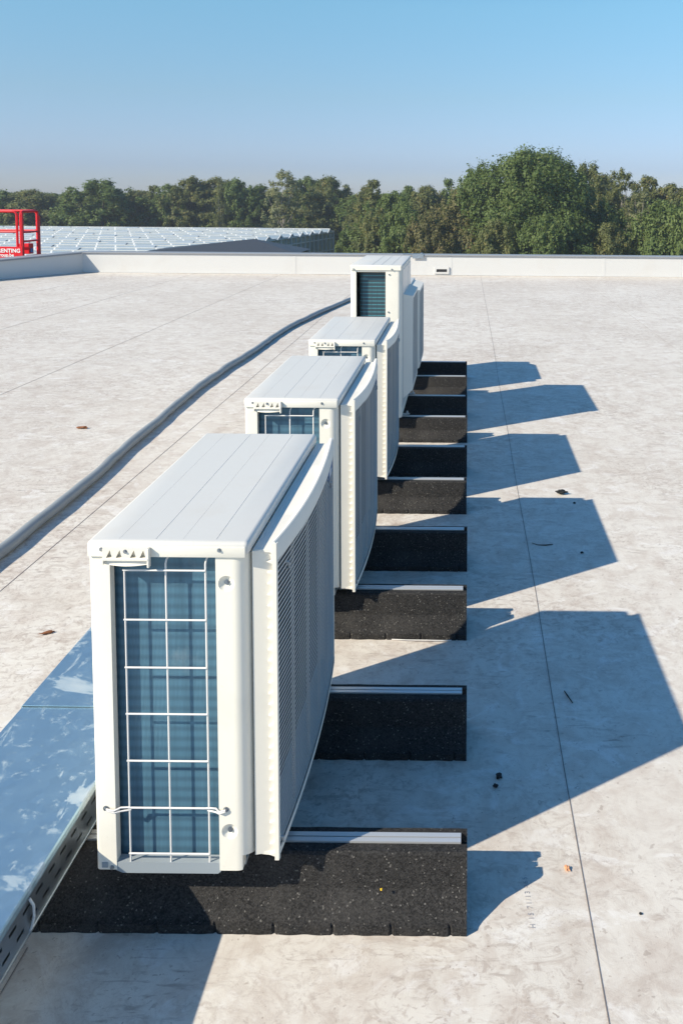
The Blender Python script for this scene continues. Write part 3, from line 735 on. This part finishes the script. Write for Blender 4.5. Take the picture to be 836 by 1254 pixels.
for i, (a, b) in enumerate(zip(edges, edges[1:])):
    up_ = .0035 if i % 2 == 1 else 0
    bm = bmesh.new(); a2 = a - (.03 if i % 2 == 1 else 0)
    zt_ = dz1 + .004 + up_
    prof = [(dx0 - .005, dz1 - .016), (dx0 - .005, zt_ - .003), (dx0 - .002, zt_), (dx1 + .002, zt_), (dx1 + .005, zt_ - .003), (dx1 + .006, dz1 - .008), (dx1 + .003, dz1 - .016), (dx1 + .0015, dz1 - .016), (dx1 + .0035, dz1 - .008), (dx1 + .003, zt_ - .004), (dx1 + .001, zt_ - .0015), (dx0 - .001, zt_ - .0015), (dx0 - .0035, zt_ - .004), (dx0 - .0035, dz1 - .016)]
    n = max(2, int((b - a2) / .1)); rings = []
    for j in range(n + 1):
        y = a2 + (b - a2) * j / n + (.0 if j in (0, n) else 0)
        rings.append([bm.verts.new((px_, y - (.001 if j == 0 else 0), pz_ + (.0012 * mn.noise((px_ * 3, y * 2.2, i))))) for px_, pz_ in prof])
    for A, B in zip(rings, rings[1:]):
        for k in range(len(prof)): bm.faces.new((A[k], A[(k + 1) % len(prof)], B[(k + 1) % len(prof)], B[k]))
    bm.faces.new(rings[0]); bm.faces.new(rings[-1][::-1])
    obj('cover_sheet', bm, M['lidmetal'], duct)
bm = bmesh.new(); tube(bm, [(dx1 + .0035, 1.555, .238), (dx1 + .010, 1.558, .222), (dx1 + .009, 1.560, .196), (dx1 + .003, 1.560, .172), (dx1 - .01, 1.56, .1635)], .0026, 8)
obj('cable_tie', bm, M['tie'], duct, smooth=True)

# ------------------------------------------------------------------ small litter
def blob(name, x, y, s, mat, label, cat, seed, flat=.5, group=None, ang=0):
    bm = bmesh.new(); bmesh.ops.create_icosphere(bm, subdivisions=3, radius=1)
    for v_ in bm.verts:
        n_ = 1 + .75 * mn.noise(v_.co * 1.7 + Vector((seed, 0, 0))); v_.co *= n_
        v_.co.x *= s[0]; v_.co.y *= s[1]; v_.co.z *= s[2]
    zmin = min(v_.co.z for v_ in bm.verts)
    for v_ in bm.verts: v_.co.z -= zmin
    o = obj(name, bm, mat, None, (x, y, .0002)); o.rotation_euler.z = ang; tag(o, label, cat, group); return o
blob('black_crumb', .088, 2.245, (.008, .009, .005), M['debris'], 'larger black crumb in the shadow of the nearest unit', 'debris', 1)
blob('black_crumb', .078, 2.208, (.006, .005, .004), M['debris'], 'smaller black crumb just in front of the larger black crumb', 'debris', 5)
blob('dry_leaf', .508, 4.50, (.026, .016, .010), M['debris'], 'dark dry leaf on the sunny strip between two shadows', 'leaf', 8)
blob('black_crumb', .560, 4.36, (.007, .005, .004), M['debris'], 'black crumb at the edge of the second unit\'s shadow', 'debris', 12)
blob('black_crumb', .515, 3.74, (.007, .006, .003), M['debris'], 'black crumb inside the second unit\'s shadow', 'debris', 15)
blob('orange_crumb', .2385, 1.925, (.006, .009, .003), M['orange'], 'pale orange crumb right of the small block shadow', 'debris', 21)
blob('yellow_chip', -.187, 1.762, (.0022, .0028, .002), M['yel'], 'tiny yellow chip on the nearest rubber block', 'debris', 22).location.z = .0835
blob('brown_twig', -1.518, 2.995, (.022, .006, .004), M['brownleaf'], 'short brown twig on the roof left of the duct', 'twig', 31, ang=.5)
blob('brown_leaf', -2.60, 5.70, (.030, .012, .008), M['brownleaf'], 'small brown leaf left of the grey hose', 'leaf', 33)
blob('black_crumb', .388, 1.800, (.0028, .0028, .002), M['debris'], 'tiny black crumb on sunlit roof right of the front seam', 'debris', 41)
bm = bmesh.new(); tube(bm, [(.315, 2.660, .003), (.322, 2.635, .0034), (.334, 2.595, .003)], [.0016, .0022, .0015], 6)
tag(obj('dark_twig', bm, M['debris']), 'thin straight dark twig in the nearest unit\'s shadow', 'twig')
bm = bmesh.new(); tube(bm, [(.300, 3.845, .002), (.325, 3.822, .003), (.36, 3.820, .003), (.395, 3.832, .002)], [.0012, .0018, .003, .0018], 6)
tag(obj('dark_twig', bm, M['bark']), 'curved dark twig in the second unit\'s shadow', 'twig')
bm = bmesh.new(); tube(bm, [(-.270, 2.975, .002), (-.22, 2.964, .006), (-.14, 2.960, .008), (-.08, 2.964, .005), (-.055, 2.97, .003)], .0016, 6)
tag(obj('white_strip', bm, M['tie']), 'thin white plastic strip lying at the foot of the third rubber block', 'plastic strip')

# ------------------------------------------------------------------ red lift platform beyond the left parapet
def lift():
    root = empty('access_platform', (-9.25, 17.80, GZ - .10), R(-2), label='red lift platform with white RENTING lettering beyond the left parapet', cat='lift platform')
    zf = .08 - GZ; zt = 1.285 - GZ; Wd = 2.35; Dp = .78
    def P(name, bm, mat, par=None): return obj(name, bm, mat, par or root)
    # deck
    bm = bmesh.new(); box(bm, -Wd, 0, 0, Dp, zf - .1, zf - .02); deck = P('deck', bm, M['red'])
    # toe panel with lettering on the camera side
    bm = bmesh.new(); box(bm, -Wd, .034, -.052, -.032, zf + .22, zf + .476, .003, 1); pan = P('side_panel', bm, M['red'])
    me = text_mesh('RENTING', .112, .002, 1.0, .0028); t = obj('lettering', me, M['white'], pan); t.rotation_euler = (R(90), 0, 0)
    wid = max(v_.co.x for v_ in me.vertices); t.location = (-.015 - wid, -.0545, zf + .355)
    me = text_mesh('egroup.be', .098, .002, 1.0, .0022); t = obj('lettering', me, M['white'], pan); t.rotation_euler = (R(90), 0, 0)
    wid = max(v_.co.x for v_ in me.vertices); t.location = (-.150 - wid, -.0545, zf + .268)
    for x in (-.07, -.012):
        bm = bmesh.new(); box(bm, x - .016, x + .016, -.056, -.0522, zf + .245, zf + .28); P('bolt', bm, M['tyre'], pan)
    # rails
    def railobj(name, pts, r=.022): bm = bmesh.new(); tube(bm, pts, r, 8); return P(name, bm, M['red'])
    def bend(x0, x1, y, z0, z1, r=.07):
        out = [(x0, y, z0)] + [(x0 + (r - r * math.cos(R(a))) * (1 if x1 > x0 else -1), y, z1 - r + r * math.sin(R(a))) for a in (0, 22, 45, 67, 90)]
        out += [(x1 - (r - r * math.sin(R(90 - a))) * (1 if x1 > x0 else -1), y, z1 - r + r * math.cos(R(a))) for a in (0, 22, 45, 67, 90)]
        return out + [(x1, y, z0)]
    for y in (0, Dp):
        railobj('guard_rail', bend(-.095, -Wd, y, zf + .1, zt, .08), .026)
        railobj('guard_rail', [(-.095, y, zf + .78), (-Wd, y, zf + .78)], .020)
        railobj('guard_rail', [(-1.2, y, zf), (-1.2, y, zt)], .018)
    # end gate
    def py(y0, y1, z0, z1, r): 
        out = [(0, y0, z0)] + [(0, y0 + r - r * math.cos(R(a)), z1 - r + r * math.sin(R(a))) for a in (0, 30, 60, 90)] + [(0, y1 - r + r * math.sin(R(a)), z1 - r + r * math.cos(R(a))) for a in (0, 30, 60, 90)] + [(0, y1, z0)]
        return out
    railobj('gate_frame', py(-.01, .62, zf - .05, zt, .06), .028)
    bm = bmesh.new(); box(bm, -.030, .030, -.03, .03, zf - .08, zt - .02); P('post', bm, M['red'])
    bm = bmesh.new(); box(bm, -.028, .028, .62, .68, zf - .08, zt - .1); P('post', bm, M['red'])
    for z, r in ((zf + .77, .022), (zf + .58, .022), (zf + .26, .024)): railobj('gate_rail', [(0, .02, z), (0, .62, z)], r)
    bm = bmesh.new(); box(bm, -.01, .01, .03, .62, zf - .02, zf + .23); P('kick_plate', bm, M['red'])
    bm = bmesh.new(); box(bm, -.25, -.02, .30, .48, zf + .30, zf + .52, .01, 1); cb = P('control_box', bm, M['red'])
    bm = bmesh.new(); box(bm, -.018, -.004, .34, .42, zf + .33, zf + .42); P('button_panel', bm, M['blue'], cb)
    bm = bmesh.new(); box(bm, .0105, .013, .22, .38, zf + .02, zf + .12); P('sticker', bm, M['yellow'])
    # scissor stack and chassis below roof level
    lv = 4; z0 = .75; hh = (zf - .1 - z0) / lv; ax = -Wd + .15
    for k in range(lv):
        za, zb_ = z0 + hh * k, z0 + hh * (k + 1)
        for y, s in ((.12, 1), (.19, -1), (.60, 1), (.66, -1)):
            xa, xb = (ax, -.15) if s > 0 else (-.15, ax)
            bm = bmesh.new(); tube(bm, [(xa, y, za), (xb, y, zb_)], .045, 4); P('scissor_arm', bm, M['red'])
    bm = bmesh.new(); box(bm, -Wd + .05, -.05, .02, Dp - .02, .30, .78, .03, 2); P('chassis', bm, M['red'])
    for x in (-Wd + .35, -.35):
        for y in (.0, Dp):
            bm = bmesh.new(); disc(bm, (x, y - .06, .24), (0, 1, 0), .24, .12, 24); P('wheel', bm, M['tyre'])
lift()

# ------------------------------------------------------------------ greenhouse
def greenhouse():
    zr, ze, zg = -1.82, -2.16, GZ
    n = 20; y0 = 33.0; pit = (85.5 - y0) / n
    root = empty('greenhouse', (0, 0, 0), label='wide glasshouse with many low glass ridges behind the roof edge', cat='greenhouse')
    def xe(y): return -13.35 - (85 - y) * .150
    XL = -95
    for k in range(n):
        a = y0 + pit * k; b = a + pit; mid = (a + b) / 2; xr_ = xe(mid)
        bm = bmesh.new()
        v_ = [bm.verts.new(p) for p in ((XL, a, ze), (xr_, a, ze), (xr_, mid, zr), (XL, mid, zr), (XL, b, ze), (xr_, b, ze))]
        bm.faces.new((v_[0], v_[1], v_[2], v_[3])); bm.faces.new((v_[3], v_[2], v_[5], v_[4])); bm.faces.new((v_[1], v_[5], v_[2]))
        rf = obj('glass_roof', bm, M['glassroof'], root)
        bm = bmesh.new()
        box(bm, XL, xr_ + .05, mid - .04, mid + .04, zr + .002, zr + .04); box(bm, XL, xr_ + .03, a - .06, a + .06, ze - .02, ze + .03)
        prism(bm, [(a, ze), (mid, zr + .01), (b, ze), (b, ze - .1), (mid, zr - .12), (a, ze - .1)], 'x', xr_ + .004, xr_ + .07)
        obj('ridge_bar', bm, M['ghframe'], rf)
        # roof vents standing a little open, on the slope that faces the camera
        sl = (zr - ze) / (mid - a); x = xr_ - 2.2 - (k % 2) * 3.3
        if a > 47:
            lim = -.56 * mid - 2
            while x > lim:
                yb, yt_ = mid - .95, mid - .08; opn = .05 + .05 * rnd.random()
                vb = bmesh.new()
                P0 = [(-1.3, yb, ze + sl * (yb - a) + opn), (0, yb, ze + sl * (yb - a) + opn), (0, yt_, ze + sl * (yt_ - a) + .05), (-1.3, yt_, ze + sl * (yt_ - a) + .05)]
                A = [vb.verts.new(p) for p in P0]; B = [vb.verts.new((p[0], p[1], p[2] - .03)) for p in P0]
                vb.faces.new(A); vb.faces.new(B[::-1])
                for i in range(4): vb.faces.new((A[i], A[(i + 1) % 4], B[(i + 1) % 4], B[i]))
                obj('roof_vent', vb, M['ghvent'], rf, (x, 0, 0))
                x -= 6.6
    # right hand wall: glass between white posts
    bm = bmesh.new(); A = (xe(y0) - .0, y0); B = (xe(85.5), 85.5)
    vs = [bm.verts.new(p) for p in ((A[0], A[1], zg), (B[0], B[1], zg), (B[0], B[1], ze), (A[0], A[1], ze))]; bm.faces.new(vs)
    vs = [bm.verts.new(p) for p in ((A[0], A[1], zg), (XL, A[1], zg), (XL, A[1], ze), (A[0], A[1], ze))]; bm.faces.new(vs)
    vs = [bm.verts.new(p) for p in ((B[0], B[1], zg), (XL, B[1], zg), (XL, B[1], ze), (B[0], B[1], ze))]; bm.faces.new(vs)
    vs = [bm.verts.new(p) for p in ((XL, A[1], zg), (XL, B[1], zg), (XL, B[1], ze), (XL, A[1], ze))]; bm.faces.new(vs)
    wl = obj('glass_wall', bm, M['ghwall'], root)
    bm = bmesh.new(); npst = 44
    for i in range(npst + 1):
        t_ = i / npst; x = A[0] + (B[0] - A[0]) * t_; y = A[1] + (B[1] - A[1]) * t_; w_ = .08 if i % 2 else .13
        box(bm, x + .004, x + .07, y - w_, y + w_, zg, ze - .004)
    for z in (-2.75, -3.9, -5.1):
        prism(bm, [(A[0] + .01, A[1]), (B[0] + .01, B[1]), (B[0] + .055, B[1]), (A[0] + .055, A[1])], 'z', z - .05, z + .05)
    prism(bm, [(A[0] + .01, A[1]), (B[0] + .01, B[1]), (B[0] + .10, B[1]), (A[0] + .10, A[1])], 'z', ze - .06, ze + .10)
    obj('wall_frame', bm, M['ghframe'], wl)
greenhouse()

# dark hip roofed shed in front of it
sh = empty('dark_shed', (-12.6, 50, GZ), label='dark grey low pitched shed roof in front of the glasshouse', cat='shed')
bm = bmesh.new(); a, b = -5.6, 3.2; zt_ = -1.02 - GZ; zv = -1.72 - GZ
base = [bm.verts.new(p) for p in ((a, -2.6, zv), (b, -2.6, zv), (b, 1.6, zv), (a, 1.6, zv))]; ap = bm.verts.new((.35, -.6, zt_))
for i in range(4): bm.faces.new((base[i], base[(i + 1) % 4], ap))
bm.faces.new(base[::-1]); obj('roof', bm, M['shed'], sh)
bm = bmesh.new(); box(bm, a + .15, b - .15, -2.45, 1.45, 0, zv - .003); obj('wall', bm, M['shed'], sh)

# ------------------------------------------------------------------ haze
bm = bmesh.new(); box(bm, -170, 150, -30, 190, GZ - 1, 10)
hz = NT('thin_haze'); hz.t.nodes.remove(hz.b); pv = hz.n('ShaderNodeVolumePrincipled'); pv.inputs['Density'].default_value = .0009; pv.inputs['Color'].default_value = (.80, .88, 1, 1); pv.inputs['Anisotropy'].default_value = .2
hz.l(pv.outputs[0], hz.out.inputs['Volume'])
tag(obj('haze', bm, hz.m), kind='stuff')
# ------------------------------------------------------------------ trees
LEAF = {
 'oak': mat_leaf('oak_leaves', (.082, .128, .036), (.150, .200, .058), (.17, .17, .05), .14),
 'green': mat_leaf('fresh_leaves', (.095, .145, .042), (.190, .245, .075), (.21, .22, .07), .15),
 'olive': mat_leaf('olive_leaves', (.115, .135, .046), (.205, .215, .080), (.27, .22, .07), .25),
 'brown': mat_leaf('turning_leaves', (.125, .125, .048), (.205, .188, .078), (.25, .18, .075), .22),
 'pale': mat_leaf('pale_leaves', (.190, .205, .095), (.29, .30, .15), (.29, .25, .10), .3),
}
def leaf_mesh(name, blobs, total, leaf, seed, shell=.62):
    """many small bent leaf sprays spread through clumps; tint is a per clump + per leaf attribute"""
    g = np.random.default_rng(seed)
    bl = np.array(blobs, float)                      # x y z rx ry rz
    vol = (bl[:, 3] * bl[:, 4] * bl[:, 5]) ** (2 / 3); pr_ = vol / vol.sum()
    idx = g.choice(len(bl), total, p=pr_)
    d = g.normal(size=(total, 3)); d /= np.linalg.norm(d, axis=1)[:, None]
    rad = np.abs(g.normal(0, 1, total)) * .42 + g.uniform(0, shell, total); rad = np.minimum(rad, g.uniform(.95, 1.55, total))
    c = bl[idx, :3] + d * rad[:, None] * bl[idx, 3:6]
    cc = c - np.array([0, 0, bl[:, 2].mean()]); cc /= (np.linalg.norm(cc, axis=1)[:, None] + 1e-6)
    nrm_ = d * .75 + cc * .5 + g.normal(size=(total, 3)) * .45 + np.array([0, 0, .35]); nrm_ /= np.linalg.norm(nrm_, axis=1)[:, None]
    a = np.cross(nrm_, g.normal(size=(total, 3))); a /= np.linalg.norm(a, axis=1)[:, None]; b = np.cross(nrm_, a)
    s = leaf * g.uniform(.55, 1.35, total)[:, None]; el = g.uniform(.45, .8, total)[:, None]
    bendv = nrm_ * s * g.uniform(-.3, .3, total)[:, None]
    V = np.stack([c - a * s, c + b * s * el + bendv, c + a * s, c - b * s * el + bendv], 1).reshape(-1, 3)
    me = bpy.data.meshes.new(name); me.vertices.add(len(V)); me.vertices.foreach_set('co', V.ravel().astype(np.float32))
    me.loops.add(total * 4); me.loops.foreach_set('vertex_index', np.arange(total * 4, dtype=np.int32))
    me.polygons.add(total); me.polygons.foreach_set('loop_start', np.arange(0, total * 4, 4, dtype=np.int32)); me.polygons.foreach_set('loop_total', np.full(total, 4, np.int32))
    me.update()
    tint = np.zeros((total, 4), np.float32); bt = g.random(len(bl))
    tint[:, 0] = np.clip(bt[idx] * .6 + g.random(total) * .5, 0, 1); tint[:, 1] = np.clip(g.random(total) * .55 + g.random(len(bl))[idx] * .45, 0, 1); tint[:, 3] = 1
    at = me.color_attributes.new('tint', 'FLOAT_COLOR', 'POINT'); at.data.foreach_set('color', np.repeat(tint, 4, 0).ravel())
    return me
def envelope(style, t):
    if style == 'round': return (1 - abs((t - .42) / .60) ** 2.3) ** .5 if abs((t - .42) / .60) < 1 else .0
    if style == 'cone': return ((1 - t) ** .62) * 1.02 * min(1, .55 + t * 3)
    if style == 'tall': return .95 * math.sin(math.pi * min(1, max(0, t * .80 + .17))) ** .75
    return (1 - t ** 2.6) ** .55
def crown_blobs(seed, Rw, Hc, z0, n, style):
    g = random.Random(seed); out = []; ph = [g.uniform(0, 6.28) for _ in range(4)]
    def lobe(a, t): return 1 + .18 * math.sin(3 * a + ph[0] + 4 * t) + .15 * math.sin(6 * a + ph[1] - 9 * t) + .13 * math.sin(13 * t + ph[2] + 2 * a)
    k = 0
    while len(out) < n and k < n * 80:
        k += 1
        a_ = g.uniform(0, 6.283); t_ = g.uniform(0, 1) ** .9
        lim = envelope(style, t_) * lobe(a_, t_)
        if lim < .03: continue
        r_ = lim * g.uniform(0, 1) ** .45
        if g.random() > lim + .25: continue
        s = Rw * g.uniform(.085, .21) * (1.1 - .35 * t_)
        out.append((math.cos(a_) * r_ * Rw * .92, math.sin(a_) * r_ * Rw * .92, z0 + t_ * Hc * .95 + s * .2, s * g.uniform(.9, 1.4), s * g.uniform(.9, 1.4), s * g.uniform(.7, 1.15)))
    # protruding sprays, rooted in the crown's surface
    for i in range(n // 4):
        a_ = g.uniform(0, 6.283); t_ = g.uniform(.3, .88); lim = max(.05, envelope(style, t_) * lobe(a_, t_)); s = Rw * g.uniform(.04, .075)
        out.append((math.cos(a_) * lim * Rw * .93, math.sin(a_) * lim * Rw * .90, z0 + t_ * Hc, s * 1.1, s * 1.1, s * g.uniform(1.8, 3.4)))
    return out
def trunk_mesh(seed, blobs, Rw, Ht, z0, r0, pale=False):
    g = random.Random(seed); bm = bmesh.new(); lean = (g.uniform(-.4, .4), g.uniform(-.4, .4))
    path = [(lean[0] * (k / 7) ** 2 + .12 * g.uniform(-1, 1) * (k > 0), lean[1] * (k / 7) ** 2 + .12 * g.uniform(-1, 1) * (k > 0), Ht * .86 * k / 7) for k in range(8)]
    tube(bm, path, [r0 * (1.25 if k == 0 else 1) * (1 - .85 * k / 7) for k in range(8)], 8)
    for b in g.sample(blobs, min(len(blobs), 16)):
        k = max(1, min(6, int((b[2] * .62) / (Ht * .86) * 7))); p0 = Vector(path[k]); p1 = Vector(b[:3]); mid_ = p0.lerp(p1, .5) + Vector((0, 0, -.06 * (p1 - p0).length))
        if p1.z < p0.z: continue
        tube(bm, [p0, mid_, p1], [r0 * .36 * (1 - k / 9), r0 * .2, r0 * .06], 5)
    return bm
VAR = {}
def variant(key, style, Rw, Ht, z0, nb, leaves, leaf, seed, shell=.62, r0=.16):
    bl = crown_blobs(seed, Rw, Ht - z0, z0, nb, style)
    me = leaf_mesh('crown', bl, leaves, leaf, seed, shell); tb = trunk_mesh(seed, bl, Rw, Ht, z0, r0)
    tme = bpy.data.meshes.new('trunk'); bmesh.ops.recalc_face_normals(tb, faces=tb.faces); tb.to_mesh(tme); tb.free()
    VAR[key] = (me, tme, Rw, Ht, {})
# unit sized variants: radius Rw, height Ht
variant('big', 'round', 5.6, 11.4, .9, 520, 120000, .115, 3, .75, .34)
variant('roundA', 'round', 3.0, 9.5, 1.2, 190, 30000, .115, 4, .8)
variant('roundB', 'round', 3.2, 9.5, .9, 210, 32000, .115, 5, .8)
variant('tallA', 'tall', 2.4, 10.5, 1.6, 150, 24000, .105, 6, .8)
variant('tallB', 'tall', 2.6, 10.5, 1.0, 160, 26000, .11, 7, .8)
variant('coneA', 'cone', 2.8, 10.0, .5, 190, 30000, .11, 8, .8)
variant('coneB', 'round', 2.9, 9.0, .3, 170, 28000, .115, 9, .85)
variant('bushA', 'bush', 2.6, 5.5, .1, 170, 26000, .095, 10, .85)
variant('bushB', 'bush', 3.0, 6.0, .1, 190, 28000, .10, 12, .85)
variant('birchA', 'tall', 2.3, 11.0, 2.4, 110, 10500, .095, 14, .9, .13)
variant('birchB', 'tall', 2.2, 11.0, 3.0, 80, 7500, .095, 15, .9, .12)
def tree(px, ytop, wpx, Y, key, leaf, label, name='deciduous_tree', bark='bark', zbase=GZ, group=None):
    me, tme, Rw, Ht, cache = VAR[key]
    X = (px - 568.5) / 1050 * Y; yh = 238.8 + .0079 * (px - 568.5); ztop = 1.6 - (ytop - yh) / 1050 * Y
    hgt = ztop - zbase; wid = wpx / 1050 * Y
    if leaf not in cache:
        m2 = me.copy(); m2.materials.clear(); m2.materials.append(LEAF[leaf]); cache[leaf] = m2
    if bark not in cache:
        m3 = tme.copy(); m3.materials.clear(); m3.materials.append(M[bark]); cache[bark] = m3
    root = empty(name, (X, Y, zbase), rnd.uniform(0, 6.28), label=label, cat='shrub' if name == 'shrub' else 'tree', group=group)
    s = wid / 2 / Rw * (1.0 if key in ('big', 'birchA', 'birchB') else 1.28); sz = hgt / Ht; root.scale = (s, s, sz)
    for nm, md in (('crown', cache[leaf]), ('trunk', cache[bark])):
        o = bpy.data.objects.new(nm, md); COL.objects.link(o); o.parent = root
    return root
# the row behind the glasshouse, left to right
G1 = 'trees behind the glasshouse'
far = [
 (4, 233, 60, 98, 'roundB', 'oak', 'dark tree at the left picture edge above the red platform'),
 (38, 231, 62, 97, 'roundA', 'olive', 'round olive tree just right of the red platform'),
 (78, 233, 44, 99, 'coneA', 'oak', 'small dark pointed tree between two round trees'),
 (122, 220, 82, 95, 'roundB', 'oak', 'broad round dark green tree left of the centre of the far row'),
 (163, 232, 44, 98, 'roundA', 'olive', 'low olive tree filling a gap right of the broad round tree'),
 (187, 224, 44, 98, 'coneA', 'olive', 'pointed pale green tree, first of the tall group'),
 (208, 224, 42, 97, 'coneB', 'green', 'green tree with feathery point in the tall group'),
 (231, 215, 54, 96, 'tallB', 'olive', 'tall olive tree with a double top'),
 (262, 216, 56, 98, 'roundA', 'olive', 'tall olive green tree with a bare pale stem beside it'),
 (290, 219, 50, 97, 'roundB', 'green', 'dense green tree left of the pale birch'),
 (316, 225, 46, 98, 'tallB', 'oak', 'dark narrow tree close to the pale birch'),
 (375, 215, 40, 99, 'roundA', 'oak', 'dark tree just right of the pale birch'),
 (398, 216, 56, 94, 'roundB', 'olive', 'yellowish olive round tree above the glasshouse end'),
]
for (px, yt_, wp, Y, k, lf, lab) in far: tree(px, yt_, wp, Y, k, lf, lab, group=G1)
tree(345, 202, 58, 90, 'birchA', 'pale', 'tall pale birch with see through crown standing out of the far row', 'birch_tree', 'palebark')
tree(268, 228, 22, 91, 'birchB', 'olive', 'thin bare stemmed birch in front of the tall olive group', 'birch_tree', 'palebark')
back = [(-14, 233), (20, 234), (60, 235), (98, 234), (145, 233), (176, 232), (199, 234), (222, 228), (247, 226), (276, 227), (303, 230), (330, 232), (352, 232), (385, 228), (412, 230)]
for i, (px, yt_) in enumerate(back):
    tree(px, yt_, 58, 106 + (i % 3), ('roundA', 'roundB', 'coneB')[i % 3], ('oak', 'olive')[i % 2], 'darker tree showing only between and behind the front crowns of the far row', group='hidden back row behind the glasshouse')
# right hand wood beyond the back parapet
G2 = 'trees beyond the back parapet'
near = [
 (446, 226, 40, 84, 'tallB', 'olive', 'slim grey green tree right beside the glasshouse end'),
 (455, 216, 54, 78, 'coneA', 'olive', 'tall pointed olive tree left of the leafy light green one'),
 (474, 232, 56, 70, 'coneB', 'green', 'leafy light green tree with big leaves above the tall unit'),
 (497, 224, 44, 84, 'coneA', 'green', 'pointed green tree behind the leafy light green one'),
 (520, 226, 50, 82, 'roundA', 'olive', 'soft olive tree between pointed tree and tall green spire'),
 (545, 215, 46, 84, 'coneA', 'green', 'green spire left of the brownish shrubs'),
 (578, 205, 44, 80, 'roundB', 'oak', 'dark tree leaning against the left flank of the huge tree'),
 (716, 200, 56, 74, 'roundB', 'olive', 'olive tree on the right shoulder of the huge tree'),
 (735, 212, 52, 78, 'tallB', 'olive', 'olive tree left of the birch on the right'),
 (790, 213, 50, 78, 'coneB', 'olive', 'olive tree right of the birch on the right'),
 (818, 224, 60, 76, 'roundA', 'olive', 'round olive tree near the right picture edge'),
 (845, 222, 60, 80, 'roundB', 'green', 'green tree cut by the right picture edge'),
]
for (px, yt_, wp, Y, k, lf, lab) in near: tree(px, yt_, wp, Y, k, lf, lab, group=G2)
tree(645, 184, 168, 62, 'big', 'oak', 'huge dark green broad tree, tallest in the picture', 'oak_tree')
tree(757, 199, 60, 70, 'birchA', 'olive', 'birch with white stem and thin drooping crown right of the huge tree', 'birch_tree', 'palebark')
tree(778, 228, 52, 62, 'birchB', 'pale', 'pale willow like tree with slanting bare stem at the right', 'willow_tree', 'palebark')
sh_ = [
 (458, 252, 50, 66, 'bushA', 'olive', 'grey green shrub next to the glasshouse end wall'),
 (492, 246, 54, 64, 'bushB', 'green', 'light green shrub left of the brownish shrubs'),
 (520, 256, 50, 60, 'bushA', 'brown', 'small brownish seeding shrub above the tall unit'),
 (562, 230, 84, 64, 'bushB', 'brown', 'tall brownish olive shrub left of the huge tree'),
 (605, 268, 60, 57, 'bushB', 'olive', 'low olive shrub at the left foot of the huge tree'),
 (690, 250, 70, 58, 'bushA', 'oak', 'dark shrub at the right foot of the huge tree'),
 (660, 262, 56, 56, 'bushA', 'green', 'lighter green shrub in front of the huge tree'),
 (733, 242, 66, 62, 'bushA', 'oak', 'dark gap shrub between the huge tree and the birch'),
 (742, 272, 54, 58, 'bushB', 'olive', 'low olive shrub below the birch'),
 (805, 244, 74, 60, 'bushB', 'green', 'bright green maple like shrub at the right'),
 (840, 238, 60, 58, 'bushA', 'green', 'green shrub cut by the right picture edge'),
]
for (px, yt_, wp, Y, k, lf, lab) in sh_: tree(px, yt_, wp, Y, k, lf, lab, name='shrub', group='shrubs beyond the back parapet')
for i, px in enumerate(range(440, 860, 30)):
    tree(px, (236, 240, 232, 238)[i % 4], 64, 92 + (i % 3) * 2, ('roundA', 'roundB', 'coneB')[i % 3], ('oak', 'olive', 'oak')[i % 3], 'dark tree showing only between and behind the front crowns of the right hand wood', group='hidden back row of the right hand wood')
for i, px in enumerate(range(446, 850, 34)):
    tree(px, 268 + (i * 7) % 11, 66, 68 + (i % 2) * 3, ('bushA', 'bushB')[i % 2], ('oak', 'olive')[i % 2], 'dark undergrowth bush filling the wood under the crowns beyond the back parapet', name='shrub', group='undergrowth of the right hand wood')
